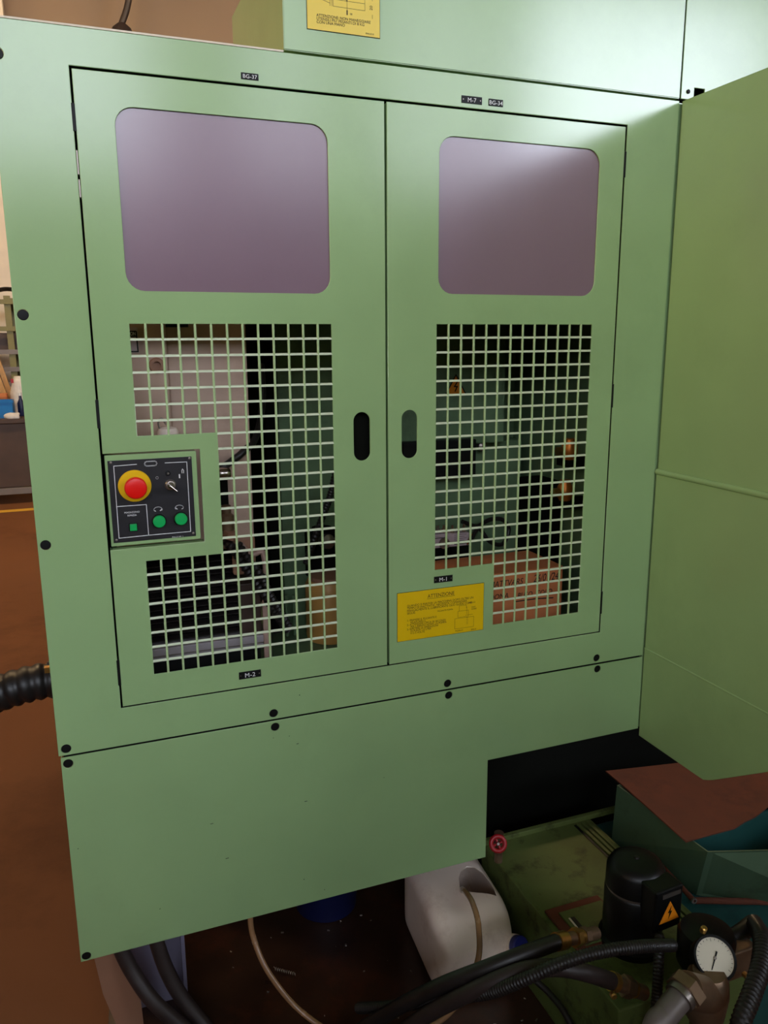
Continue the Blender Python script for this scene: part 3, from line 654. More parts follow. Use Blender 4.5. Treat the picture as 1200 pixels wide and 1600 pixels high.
# right part of the left bay
oc = thing('ochre_can', 'ochre oil can behind the lower right corner of the left mesh', 'can', (0.46, 0.3, Z(-0.733)))
q0 = at(512, 908, Y=0.28); q1 = at(512, 992, Y=0.28)
lathe('can_body', (q0.x+0.012, 0.30, Z(-0.733)), (0,0,1), [(0, 0.058), (0.01, 0.060), (q0.z-Z(-0.733)-0.012, 0.060), (q0.z-Z(-0.733), 0.054)], OCHRE, oc, 28)
lathe('can_lid', (q0.x+0.012, 0.30, q0.z+0.0005), (0,0,1), [(0, 0.050), (0.010, 0.050), (0.014, 0.02)], TAN, oc, 28)
lv = thing('control_valve', 'dark valve block with hose at the right edge of the left mesh', 'valve', (0.47, 0.35, Z(-0.55)))
q = at(505, 850, Y=0.34)
lathe('valve_body', (q.x, 0.35, q.z-0.06), (0,0,1), [(0, 0.030), (0.05, 0.034), (0.07, 0.024), (0.10, 0.024)], DARKBASE, lv, 20)
lathe('valve_cap', (q.x, 0.33, q.z+0.01), (0.3,-1,0.1), [(0, 0.018), (0.02, 0.018), (0.024, 0.01)], STEEL, lv, 16)
box('valve_mount', q.x-0.03, q.x+0.05, 0.386, 0.399, q.z-0.09, q.z+0.02, DARKBASE, lv)
tag(tube('corrugated_conduit', [at(524, 740, Y=0.36), at(516, 775, Y=0.33), at(505, 805, Y=0.30), at(492, 840, Y=0.29), at(478, 880, Y=0.32)], 0.009, RUBBER, None, 10, corr=(0.008, 0.002)), 'dark corrugated conduit in front of the lit green inner panel', 'conduit')
for u in (447, 459):
    a = at(u, 930, Y=0.34)
    rod_ = lathe("steel_rod", (a.x, 0.34, Z(-0.733)), (0,0,1), [(0, 0.004), (a.z-Z(-0.733), 0.004)], GREEN_IN, None, 10)
    tag(rod_, 'thin green upright rod left of the ochre can' if u < 450 else 'second thin green upright rod, nearer the ochre can', 'rod', 'upright rods inside the enclosure')

# ================================================================== inside the enclosure, right bay
ec = thing('inner_cabinet', 'dark green inner cabinet with a black slotted handle seen through the right mesh', 'cabinet', (0.85, 0.5, Z(-0.733)))
e1 = at(790, 600, Y=0.42).x
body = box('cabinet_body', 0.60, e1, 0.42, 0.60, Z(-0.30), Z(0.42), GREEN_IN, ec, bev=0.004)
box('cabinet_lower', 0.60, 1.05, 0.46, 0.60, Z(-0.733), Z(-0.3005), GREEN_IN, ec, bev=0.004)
a, c = at(672, 690, Y=0.40), at(740, 712, Y=0.40)
box('slot_bar', a.x-0.08, c.x, 0.385, 0.419, c.z-0.012, a.z+0.002, BLACK, ec, bev=0.003)
a2, c2 = at(672, 724, Y=0.40), at(748, 738, Y=0.40)
box('slot_bar', a2.x-0.08, c2.x-0.008, 0.40, 0.459, c2.z-0.010, a2.z+0.001, BLACK, ec, bev=0.003)
q = at(762, 700, Y=0.40); lathe('latch_bolt', (q.x, 0.458, q.z), (0,-1,0), [(0, 0.012), (0.03, 0.012), (0.034, 0.006)], STEEL, ec, 12)
q = at(712, 604, Y=0.418)
tri = [(q.x-0.030, q.z-0.022), (q.x+0.030, q.z-0.022), (q.x, q.z+0.030)]
st = plate('warning_triangle', [tri], 0.4175, 0.002, ORANGE, ec, bev=0.0002)
strokes('warning_triangle_print', [tri+[tri[0]], [(q.x+0.004, q.z+0.012), (q.x-0.004, q.z), (q.x+0.004, q.z), (q.x-0.002, q.z-0.012)]], 0.003, 0.4168, BLACK, st)
# cardboard box with handwriting
BYF = 0.12
tc_ = at(880, 884, Y=BYF); zt = tc_.z; xr = tc_.x
cb = thing('cardboard_box', 'closed cardboard box with handwriting behind the right mesh', 'box', ((xr+0.60)/2, 0.24, Z(-0.733)))
bxl = 0.575
box('carton', bxl, xr, BYF, BYF+0.16, Z(-0.733), zt-0.0035, CARD, cb, bev=0.002)
box('top_flap', bxl+0.001, xr-0.001, BYF+0.001, BYF+0.078, zt-0.0033, zt, CARD, cb)
box('top_flap', bxl+0.001, xr-0.001, BYF+0.082, BYF+0.159, zt-0.0033, zt-0.0005, CARD, cb)
hy = BYF-0.0003
def hand(s, size, u, v, sx=1.0, shear=0.18, rot=0.0):
    q = at(u, v, Y=hy); me = text_mesh(s, size, extrude=0.0002)
    Sh = Matrix.Identity(4); Sh[0][1] = shear
    me.transform(Matrix.Translation((q.x, hy, q.z)) @ Matrix.Rotation(math.pi/2, 4, 'X') @ Matrix.Rotation(rot, 4, 'Z') @ Sh @ Matrix.Diagonal((sx, 1, 1, 1)))
    finish_me('handwriting', me, MARKER, cb)
hand('MATTVARS', 0.021, 764, 919, 0.86)
hand('26/01/24', 0.027, 833, 910, 0.72)
hand('DONA', 0.018, 764, 938, 0.95)
hand('BUSO  COLO', 0.019, 808, 935, 0.85)
a = at(806, 940, Y=hy); c = at(864, 934, Y=hy)
strokes('handwriting_underline', [[(a.x, a.z), ((a.x+c.x)/2, (a.z+c.z)/2+0.002), (c.x, c.z)]], 0.0028, hy, MARKER, cb)
# connectors on top of the carton's back half
cn_y = BYF+0.175
for k, (u, v, w, h) in enumerate(((672, 858, 0.060, 0.036), (704, 855, 0.052, 0.034))):
    q = at(u, v, Y=cn_y)
    c_ = thing('connector_block', ['grey connector block with a round socket behind the carton', 'grey connector block with printed label behind the carton'][k], 'connector', (q.x+w/2, cn_y, Z(-0.733)), 'connector blocks behind the carton')
    box('stand', q.x, q.x+w, cn_y+0.002, cn_y+0.05, Z(-0.733), q.z, DARKBASE, c_)
    bd = box('housing', q.x, q.x+w, cn_y, cn_y+0.05, q.z+0.0002, q.z+h, GREYCARD, c_, bev=0.002)
    if k == 0:
        lathe('socket', (q.x+0.038, cn_y, q.z+0.012), (0,-1,0), [(0, 0.014), (0.006, 0.014), (0.006, 0.010), (0.001, 0.010)], STEEL, c_, 20)
        strokes('print', [[(q.x+0.012, q.z+0.026), (q.x+0.045, q.z+0.026)]], 0.0018, cn_y-0.0006, MARKER, c_)
    else:
        strokes('print', [[(q.x+0.010, q.z+0.030-i*0.005), (q.x+0.044-0.006*(i % 2), q.z+0.030-i*0.005)] for i in range(4)], 0.0008, cn_y-0.0006, MARKER, c_)
        box('slot', q.x+0.010, q.x+0.044, cn_y-0.001, cn_y+0.002, q.z+0.006, q.z+0.0085, BLACK, c_)
    for i in range(3):
        xx = q.x+0.012+i*0.016
        lathe('terminal', (xx, cn_y+0.015, q.z+h), (0,0,1), [(0, 0.005), (0.010, 0.005), (0.010, 0.003), (0.018, 0.003)], (BRONZE, STEEL, BRONZE)[i], c_, 10)
q = at(737, 833, Y=cn_y-0.01); q2 = at(730, 850, Y=cn_y+0.002)
tag(tube('steel_lever', [q2, q2.lerp(q, 0.5), q], 0.0035, CHROME, None, 10), 'shiny steel lever pin right of the labelled connector block', 'lever')
lp_ = [at(722, 815, Y=0.36), at(745, 822, Y=0.37), at(765, 812, Y=0.38), at(785, 812, Y=0.38), at(795, 828, Y=0.38), at(785, 850, Y=0.37), at(765, 846, Y=0.36), at(748, 826, Y=0.36), at(735, 845, Y=0.34)]
tag(tube('cable_loop', lp_, 0.0058, RUBBER, None, 10), 'looped black cable hanging above the carton', 'cable')
# copper valves on the right
for k, (u, v) in enumerate(((897, 703), (890, 768))):
    q = at(u, v, Y=0.20)
    v_ = thing('copper_valve', ['upper copper valve in the dark right corner of the right bay', 'lower copper valve in the dark right corner of the right bay'][k], 'valve', (q.x, 0.22, q.z-0.03), 'copper valves in the right bay')
    lathe('valve_body', (q.x, 0.22, q.z-0.026), (0,0,1), [(0, 0.014), (0.010, 0.020), (0.034, 0.020), (0.044, 0.014), (0.052, 0.014)], COPPER, v_, 20)
    lathe('valve_nut', (q.x-0.036, 0.22, q.z-0.004), (1,0,0), [(0, 0.012), (0.018, 0.012)], BRASS, v_, 6)
    box('valve_mount', q.x-0.01, 1.1135, 0.20, 0.26, q.z-0.045, q.z-0.0265, DARKBASE, v_)
tag(box('relay_box', 1.03, 1.10, 0.33, 0.44, Z(-0.733), Z(-0.40), DARKBASE, None, bev=0.004), 'dark box in the lower right corner behind the right mesh', 'box')

# ================================================================== under the machine
TZ = 0.22
tk = thing('coolant_tank', 'oily green coolant tank with slotted rails on the floor right of the canister', 'tank', (1.0, -0.1, 0))
tank = box('tank_body', 0.775, 1.095, -0.42, 0.138, 0.0, TZ, GREEN_TANK, tk, bev=0.004)
box('tank_rear_lip', 0.775, 1.30, 0.125, 0.139, TZ-0.002, TZ+0.012, GREEN_TANK, tk, bev=0.002)
box('tank_side', 1.0955, 1.60, -0.42, 0.138, 0.0, TZ-0.03, TEAL, tk, bev=0.004)
for k, x in enumerate((1.043, 1.057, 1.071)):
    box('rail', x, x+0.0085, -0.41, 0.115, TZ-0.001, TZ+0.006, GREEN_TANK, tk, bev=0.001)
box('rail_gasket', 1.036, 1.0425, -0.41, 0.115, TZ-0.001, TZ+0.0015, BLACK, tk)
# square cover plate on the tank top
q = [at(851, 1424, Z=TZ+0.001), at(930, 1403, Z=TZ+0.001), at(950, 1425, Z=TZ+0.001), at(882, 1462, Z=TZ+0.001)]
gasket_o = [(0.795, -0.205), (0.795, -0.105), (0.90, -0.105), (0.90, -0.205)]
gp = thing('cover_plate', 'reddish gasket with green cover plate lying on the tank top', 'cover plate', (0.85, -0.2, TZ))
ga, gb = at(851, 1424, Z=TZ+0.004), at(925, 1402, Z=TZ+0.004)
gx0, gy1 = ga.x, ga.y
gx1 = at(945, 1412, Z=TZ+0.004).x
sheet('gasket', [[(gx0, gy1-0.13), (gx1, gy1-0.13), (gx1, gy1), (gx0, gy1)]], 0.006, RUSTSHEET, Matrix.Translation((0,0,TZ+0.0005)), gp)
sheet('green_plate', [[(gx0+0.022, gy1-0.125), (gx1-0.006, gy1-0.125), (gx1-0.006, gy1-0.022), (gx0+0.022, gy1-0.022)]], 0.004, GREEN_TANK, Matrix.Translation((0,0,TZ+0.0068)), gp)
qa, qb = at(893, 1432, Z=TZ+0.0115), at(908, 1450, Z=TZ+0.0115)
mxs = Matrix.Translation((qa+qb)/2) @ Matrix.Rotation(math.atan2((qb-qa).y, (qb-qa).x), 4, 'Z')
sheet('slot_tag', [[(-0.016, -0.005), (0.016, -0.005), (0.016, 0.005), (-0.016, 0.005)]], 0.001, BLACK, mxs, gp)
sheet('tag_edge', [[(-0.016, -0.010), (0.016, -0.010), (0.016, -0.0055), (-0.016, -0.0055)]], 0.001, CREAM, mxs, gp)

# pump motor
mc = Vector((0.915, -0.275, TZ))
pm = thing('pump_motor', 'black upright pump motor with a high-voltage warning triangle', 'motor', mc)
lathe('flange', mc+Vector((0,0,0.0005)), (0,0,1), [(0, 0.068), (0.014, 0.068), (0.018, 0.060), (0.030, 0.056)], MOTORBLACK, pm, 32)
lathe('motor_body', mc+Vector((0,0,0.03)), (0,0,1), [(0, 0.056), (0.004, 0.061), (0.095, 0.061), (0.100, 0.058)], MOTORBLACK, pm, 36)
lathe('silver_band', mc+Vector((0,0,0.1302)), (0,0,1), [(0, 0.0585), (0.006, 0.0585)], STEEL, pm, 36)
lathe('fan_cover', mc+Vector((0,0,0.1363)), (0,0,1), [(0, 0.0600), (0.040, 0.0590), (0.052, 0.052), (0.058, 0.040), (0.060, 0.010)], MOTORBLACK, pm, 36)
lathe('cover_screw', mc+Vector((0,0,0.1965)), (0,0,1), [(0, 0.006), (0.003, 0.005)], RUBBER, pm, 12)
tm = Matrix.Translation(mc+Vector((0.004, -0.066, 0.138))) @ Matrix.Rotation(math.radians(4), 4, 'Z')
bm = bmesh.new(); add_box(bm, -0.030, 0.042, -0.024, 0.020, -0.048, 0.046, tm, 0.004); tb = finish('terminal_box', bm, MOTORBLACK, pm)
tmF = tm @ Matrix.Translation((0.008, -0.0242, -0.006)) @ Matrix.Rotation(math.pi/2, 4, 'X')
tri = [(-0.030, -0.024), (0.030, -0.024), (0.0, 0.028)]
sheet('warning_border', [tri], 0.0008, BLACK, tmF, tb, bev=0.0)
sheet('warning_triangle', [[(-0.026, -0.0215), (0.026, -0.0215), (0.0, 0.0235)]], 0.0014, ORANGE, tmF, tb, bev=0.0)
sheet('warning_bolt', [[(0.004, 0.013), (-0.005, -0.002), (-0.0005, -0.002), (-0.003, -0.016), (0.006, 0.001), (0.0015, 0.001)]], 0.0018, BLACK, tmF, tb, bev=0.0)
sheet('name_strip', [[(-0.020, 0.033), (0.026, 0.033), (0.026, 0.042), (-0.020, 0.042)]], 0.0012, STEEL, tmF, tb, bev=0.0)

# hoses in front
def hose(name, pts, r, m, label, corr=None, group='hoses across the floor in front', seg=14):
    return tag(tube(name, [at(u, v, Y=y) for u, v, y in pts], r, m, None, seg, corr=corr), label, 'hose', group)
f1 = at(880, 1466, Y=-0.36); 
h1 = [(872, 1471, -0.36), (820, 1490, -0.37), (760, 1513, -0.35), (690, 1540, -0.30), (620, 1575, -0.22), (540, 1625, -0.12)]
hose('rubber_hose', h1, 0.0150, RUBBER, 'smooth black hose running from the upper brass fitting past the canister')
bf = thing('brass_fitting', 'brass hose fitting on the pump motor side', 'fitting', f1)
d1 = (at(935, 1457, Y=-0.33)-at(872, 1471, Y=-0.36)).normalized(); o1 = at(872, 1471, Y=-0.36)
lathe('ferrule', o1-d1*0.006, d1, [(0, 0.0168), (0.026, 0.0168), (0.028, 0.014)], BRASS, bf, 20)
lathe('sleeve', o1+d1*0.0225, d1, [(0, 0.0125), (0.030, 0.0125)], BRONZE, bf, 20)
lathe('hex_nut', o1+d1*0.046, d1, [(0, 0.0185), (0.013, 0.0185)], BRASS, bf, 6, 20)
lathe('thread', o1+d1*0.0595, d1, [(0, 0.0135), (0.012, 0.0135)], BRASS, bf, 20)
lathe('hex_nut', o1+d1*0.072, d1, [(0, 0.0165), (0.014, 0.0165)], BRONZE, bf, 6, 20)
lathe('end_stub', o1+d1*0.086, d1, [(0, 0.013), (0.03, 0.013)], BRONZE, bf, 20)
h2 = [(1052, 1477, -0.44), (1000, 1479, -0.46), (940, 1487, -0.46), (880, 1504, -0.45), (820, 1530, -0.43), (760, 1552, -0.38), (690, 1560, -0.30), (620, 1572, -0.2), (560, 1575, -0.1)]
hose('corrugated_hose', h2, 0.0118, RUBBER, 'long black corrugated conduit curving across below the brass fitting', corr=(0.006, 0.0016))
h3 = [(958, 1534, -0.42), (915, 1520, -0.43), (870, 1512, -0.41), (815, 1518, -0.40), (740, 1548, -0.36), (660, 1590, -0.28), (600, 1640, -0.2)]
hose('rubber_hose', h3, 0.0155, BROWNRUBBER, 'brownish black hose ending at the lower brass clamp')
bf2 = thing('clamped_fitting', 'lower hose fitting with a brass clamp under the corrugated conduit', 'fitting', at(990, 1545, Y=-0.42))
o2 = at(955, 1533, Y=-0.42); d2 = (at(1020, 1556, Y=-0.42)-o2).normalized()
lathe('clamp', o2, d2, [(0, 0.0178), (0.012, 0.0178)], BRASS, bf2, 20)
q = at(957, 1553, Y=-0.445); lathe('clamp_screw', q, (-0.3,-1,0.2), [(0, 0.006), (0.008, 0.006), (0.010, 0.004)], BRASS, bf2, 10)
lathe('sleeve', o2+d2*0.0125, d2, [(0, 0.0135), (0.020, 0.0135)], BRONZE, bf2, 20)
lathe('hex_nut', o2+d2*0.033, d2, [(0, 0.0200), (0.022, 0.0200)], BRONZE, bf2, 6, 20)
lathe('ring', o2+d2*0.0555, d2, [(0, 0.0165), (0.008, 0.0165)], BRASS, bf2, 20)
lathe('pipe_end', o2+d2*0.064, d2, [(0, 0.014), (0.03, 0.014)], BRONZE, bf2, 20)
hose('corrugated_hose', [(1030, 1462, -0.40), (1029, 1500, -0.43), (1027, 1545, -0.45), (1023, 1600, -0.46), (1018, 1680, -0.46)], 0.0105, RUBBER, 'short upright corrugated conduit dropping beside the pump motor', corr=(0.006, 0.0015))
hose('corrugated_hose', [(1178, 1442, -0.42), (1191, 1470, -0.50), (1187, 1515, -0.55), (1172, 1560, -0.58), (1155, 1605, -0.60), (1140, 1680, -0.62)], 0.0175, RUBBER, 'thick corrugated hose at the right edge beside the pressure gauge', corr=(0.008, 0.002))
hose('thin_cable', [(838, 1533, -0.2), (858, 1552, -0.23), (882, 1582, -0.28), (905, 1630, -0.33)], 0.007, RUBBER, 'thin dark cable along the foot of the tank')
tag(tube('black_elbow', [at(1178, 1442, Y=-0.42), at(1150, 1462, Y=-0.42), at(1118, 1470, Y=-0.40)], 0.0170, RUBBER, None, 14), 'black rubber elbow joining the thick hose to the gauge bowl', 'hose')

# pressure gauge assembly
gc = at(1108, 1470, Y=-0.43)
pg = thing('pressure_gauge', 'pressure gauge with cream dial on a black bowl and bronze pipe tee', 'gauge', Vector((gc.x, gc.y, 0.0)))
gbt = at(1105, 1450, Y=-0.43)
lathe('bowl', (gbt.x, -0.43, gbt.z-0.095), (0,0,1), [(0, 0.040), (0.02, 0.052), (0.078, 0.054), (0.090, 0.049), (0.096, 0.03)], MOTORBLACK, pg, 32)
dc = at(1117, 1497, Y=-0.50); dn = Vector((-0.22, -0.62, 0.75)).normalized()
lathe('gauge_case', dc-dn*0.030, dn, [(0, 0.030), (0.004, 0.0385), (0.030, 0.0395), (0.033, 0.0385), (0.033, 0.0345), (0.029, 0.0345)], BLACK, pg, 36)
lathe('dial', dc-dn*0.0012, dn, [(0, 0.0344), (0.001, 0.0344)], DIAL, pg, 36, 30)
u_, v_, a_ = basis(dn)
def dial_mx(off): return Matrix((u_, v_, a_)).transposed().to_4x4() if False else (Matrix.Translation(dc+dn*off) @ Matrix((u_, v_, a_)).transposed().to_4x4())
sheet('needle', [[(-0.0016, -0.012), (0.0016, -0.012), (0.0007, 0.022), (-0.0007, 0.022)]], 0.0006, BLACK, dial_mx(0.0006) @ Matrix.Rotation(math.radians(150), 4, 'Z'), pg, bev=0.0)
lathe('needle_hub', dc+dn*0.0012, dn, [(0, 0.003), (0.001, 0.0025)], STEEL, pg, 12)
bm = bmesh.new()
for k in range(21):
    a = math.radians(-45+270*k/20); L_ = 0.005 if k % 5 == 0 else 0.003
    mm = dial_mx(0.0001) @ Matrix.Rotation(a, 4, 'Z')
    add_box(bm, 0.0325-L_, 0.0325, -0.0003, 0.0003, 0, 0.0003, mm)
finish('dial_marks', bm, INK, pg)
lathe('relief_plug', dc+Vector((0.0, 0.034, 0.030)), (0,-0.3,1), [(0, 0.006), (0.010, 0.006), (0.012, 0.004)], BRASS, pg, 12)
t0 = at(1108, 1555, Y=-0.52)
lathe('tee_body', (t0.x, t0.y+0.01, t0.z-0.055), (0.05,0,1), [(0, 0.030), (0.01, 0.036), (0.055, 0.040), (0.085, 0.036), (0.095, 0.028)], BRONZE, pg, 28)
e0 = at(1072, 1546, Y=-0.54); dd = (at(1030, 1598, Y=-0.56)-e0).normalized()
lathe('tee_arm', t0+Vector((0,-0.0,0.0)), (e0-t0).normalized(), [(0, 0.030), ((e0-t0).length, 0.030)], BRONZE, pg, 24)
lathe('hex_nut', e0-dd*0.010, dd, [(0, 0.033), (0.020, 0.033)], BRONZE, pg, 6, 20)
lathe('ring', e0+dd*0.010, dd, [(0, 0.026), (0.012, 0.026)], STEEL, pg, 24)
tube('pipe', [e0+dd*0.018, e0+dd*0.06, at(1020, 1620, Y=-0.56), Vector((at(1010, 1650, Y=-0.56).x, -0.56, 0.12)), Vector((at(1010, 1650, Y=-0.56).x, -0.56, 0.0))], 0.0215, PIPEGREY, pg, 18)
tube('down_pipe', [Vector((t0.x, t0.y+0.01, t0.z-0.05)), Vector((t0.x, t0.y+0.01, 0.15)), Vector((t0.x, t0.y+0.01, 0.0))], 0.022, BRONZE, pg, 18)
q = at(1155, 1500, Y=-0.46)
box('side_block', q.x-0.022, q.x+0.045, -0.46, -0.40, q.z-0.045, q.z+0.018, BRONZE, pg, bev=0.004)
q = at(1163, 1522, Y=-0.47); lathe('side_screw', q, (-0.2,-1,0.2), [(0, 0.006), (0.012, 0.006), (0.014, 0.004)], BRASS, pg, 10)

# red handwheel valve
q = at(777, 1317, Y=0.03)
hv = thing('handwheel_valve', 'small red handwheel valve beside the notch of the lower panel', 'valve', (q.x, q.y, 0.0))
bm = bmesh.new(); n_ = (CAM-q).normalized(); n_ = Vector((n_.x*0.6, n_.y, 0.35)).normalized(); uu, vv, aa = basis(n_)
ringp = [q+uu*0.0165*math.cos(2*math.pi*k/32)+vv*0.0165*math.sin(2*math.pi*k/32)+aa*0.01 for k in range(33)]
add_tube(bm, ringp, 0.0055, 10); finish('wheel_rim', bm, REDPAINT, hv, 60)
bm = bmesh.new()
for k in range(4):
    a = math.pi/2*k+0.4; add_tube(bm, [q+aa*0.008, q+aa*0.009+(uu*math.cos(a)+vv*math.sin(a))*0.016], 0.003, 8)
finish('spokes', bm, REDPAINT, hv)
lathe('stem', q-n_*0.028, n_, [(0, 0.005), (0.04, 0.005), (0.043, 0.003)], STEEL, hv, 12)
lathe('valve_body', (q.x-n_.x*0.028+0.012, q.y-n_.y*0.028+0.004, TZ+0.0005), (0,0,1), [(0, 0.010), (q.z-TZ-0.04, 0.010), (q.z-TZ-0.03, 0.014), (q.z-TZ+0.004, 0.012)], BRONZE, hv, 16)

# white canister lying on its side
ca = Matrix.Translation((0.662, 0.045, 0.0)) @ Matrix.Rotation(math.radians(-5), 4, 'Z')
bm = bmesh.new()
add_box(bm, -0.095, 0.095, -0.150, 0.150, 0.002, 0.198)
bmesh.ops.subdivide_edges(bm, edges=list(bm.edges), cuts=9, use_grid_fill=True)
for v in bm.verts:
    x, y, z = v.co
    # pull the neck end in (shoulders) and round every corner
    cx, cy, cz = max(-0.067, min(0.067, x)), max(-0.118, min(0.122, y)), max(0.030, min(0.170, z))
    d = Vector((x-cx, y-cy, z-cz))
    if d.length > 1e-6: v.co = Vector((cx, cy, cz))+d.normalized()*max(abs(d.x), abs(d.y), abs(d.z))
    x, y, z = v.co
    if y < -0.06:
        s = (-0.06-y)/0.09; v.co.z -= 0.060*s*s*max(0, (z-0.06)/0.14); v.co.x -= 0.012*s*s*(1 if x > 0 else -1)
    # dents
    g = lambda a, b_, ra: math.exp(-(((x-a)**2+(y-b_)**2)/ra**2))
    if z > 0.1: v.co.z += -0.014*g(-0.02, -0.045, 0.035) + 0.006*g(0.05, -0.09, 0.03) + 0.005*g(-0.06, 0.02, 0.05)
    if y < -0.10 and z < 0.15:
        hh = math.exp(-((x+0.012)**2/0.045**2+(z-0.075)**2/0.028**2)); v.co.y += 0.030*hh
bmesh.ops.recalc_face_normals(bm, faces=bm.faces)
me = bpy.data.meshes.new('can'); bm.to_mesh(me); bm.free()
oc_ = bpy.data.objects.new('can_tmp', me); COL.objects.link(oc_)
md = oc_.modifiers.new('s', 'SUBSURF'); md.levels = 1; md.render_levels = 1
md = oc_.modifiers.new('t', 'SOLIDIFY'); md.thickness = 0.003; md.offset = -1
cutp = [(0.003, -0.008), (0.012, 0.022), (0.026, 0.044), (0.046, 0.056), (0.064, 0.050), (0.075, 0.028), (0.080, -0.005), (0.080, -0.035), (0.074, -0.062), (0.056, -0.052), (0.034, -0.040), (0.014, -0.026)]
cme = curve_mesh([cutp], 0.2, 0.0); cme.transform(Matrix.Translation((0, 0, 0.24)))
ct_ = bpy.data.objects.new('cut_tmp', cme); COL.objects.link(ct_)
md = oc_.modifiers.new('b', 'BOOLEAN'); md.operation = 'DIFFERENCE'; md.object = ct_; md.solver = 'EXACT'
dg = bpy.context.evaluated_depsgraph_get(); dg.update()
me2 = bpy.data.meshes.new_from_object(oc_.evaluated_get(dg)); bpy.data.objects.remove(oc_); bpy.data.objects.remove(ct_)
cnr = thing('canister', 'stained white plastic canister lying on its side with a hole cut in it', 'canister', (0.662, 0.045, 0.0))
me2.transform(ca); finish_me('canister_body', me2, WHITEPL, cnr, 50)
capc = Vector((0.735, -0.104, 0.122)); capn = Vector((0.30, -0.80, 0.45)).normalized()
lathe('neck', capc-capn*0.030, capn, [(0, 0.027), (0.036, 0.026)], WHITEPL, cnr, 24)
lathe('cap', capc+capn*0.0065, capn, [(0, 0.0240), (0.002, 0.0250), (0.013, 0.0245), (0.016, 0.0220), (0.0162, 0.008)], BLUECAP, cnr, 28)
bm = bmesh.new(); add_tube(bm, spline([ca @ Vector(v) for v in ((-0.070, -0.128, 0.125), (-0.030, -0.136, 0.132), (0.012, -0.136, 0.130), (0.035, -0.130, 0.120))], 8), 0.011, 12); finish('handle_ridge', bm, WHITEPL, cnr, 60)
# amber drip tube from under the panel into the canister
tp = [at(390, 1425, Y=0.06), at(396, 1465, Y=0.04), at(420, 1520, Y=0.0), at(470, 1580, Y=-0.05), at(540, 1622, Y=-0.12), at(620, 1625, Y=-0.17), at(700, 1585, Y=-0.20), at(744, 1510, Y=-0.20), at(748, 1450, Y=-0.16), at(738, 1410, Y=-0.10), at(724, 1390, Y=-0.02), at(722, 1392, Y=0.03)]
for v in tp: v.z = max(v.z, 0.012)
tag(tube('drip_tube', tp, 0.0062, TUBE, None, 12), 'amber plastic drip tube looping from under the panel into the canister', 'tube')
# dark blue container in the shadow
q = at(520, 1430, Y=0.28)
bc = thing('blue_bucket', 'dark blue bucket in the shadow under the lower panel', 'bucket', (q.x, 0.34, 0))
lathe('bucket', (q.x, 0.34, 0), (0,0,1), [(0, 0.075), (0.004, 0.080), (0.15, 0.092), (0.155, 0.096), (0.165, 0.096), (0.165, 0.090), (0.02, 0.076)], DARKBLUE, bc, 28)
bm = bmesh.new(); add_tube(bm, spline([(q.x-0.095, 0.34, 0.155), (q.x-0.07, 0.30, 0.11), (q.x, 0.262, 0.085), (q.x+0.07, 0.30, 0.11), (q.x+0.095, 0.34, 0.155)], 8), 0.003, 8); finish('bail', bm, STEEL, bc, 60)
# oily floor under the machine, its colour darkened further to imitate shade
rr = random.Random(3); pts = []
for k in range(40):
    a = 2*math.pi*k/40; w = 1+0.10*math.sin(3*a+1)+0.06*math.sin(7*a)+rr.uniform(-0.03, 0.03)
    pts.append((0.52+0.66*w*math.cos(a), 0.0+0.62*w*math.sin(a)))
os_ = sheet('oily_shade_patch', [pts], 0.0006, OIL_SHADE, Matrix.Translation((0, 0, 0.0002)), None, bev=0.0)
tag(os_, 'oily floor patch under the machine with shade put into its dark colour', 'oily shade patch')
# post, tan foot and hoses at the lower left
a, c = at(215, 1500, Y=0.16), at(288, 1500, Y=0.16)
ps = thing('support_post', 'blue-grey support post under the lower left panel corner', 'post', ((a.x+c.x)/2, 0.2, 0))
box('post_web', a.x-0.02, c.x, 0.16, 0.175, 0.0, 0.70, POSTBLUE, ps)
box('post_flange', c.x-0.006, c.x+0.002, 0.145, 0.1595, 0.0, 0.70, POSTBLUE, ps)
box('post_side', a.x-0.02, a.x-0.012, 0.1755, 0.30, 0.0, 0.70, POSTBLUE, ps)
fa, fb_, fc = at(150, 1508, Y=0.09), at(205, 1508, Y=0.09), at(200, 1560, Y=0.09)
tg = sheet('foot_guard', [[(0, 0.26), (0.075, 0.24), (0.085, 0.16), (0.09, 0.0), (0.05, 0.0), (0.012, 0.155)]], 0.004, TAN, Matrix.Translation((fa.x-0.004, 0.10, fa.z-0.235)) @ Matrix.Rotation(math.pi/2, 4, 'X'), None)
tag(tg, 'tan curved sheet guard hanging beside the blue-grey post', 'guard')
hose('rubber_hose', [(178, 1460, 0.10), (205, 1515, 0.08), (240, 1565, 0.05), (290, 1610, 0.03), (340, 1660, 0.0)], 0.016, BROWNRUBBER, 'left one of two dark hoses hanging beside the support post', group='hoses beside the support post')
hose('rubber_hose', [(235, 1440, 0.12), (258, 1510, 0.10), (285, 1560, 0.08), (325, 1610, 0.05), (360, 1660, 0.0)], 0.016, BROWNRUBBER, 'right one of two dark hoses hanging in front of the support post', group='hoses beside the support post')
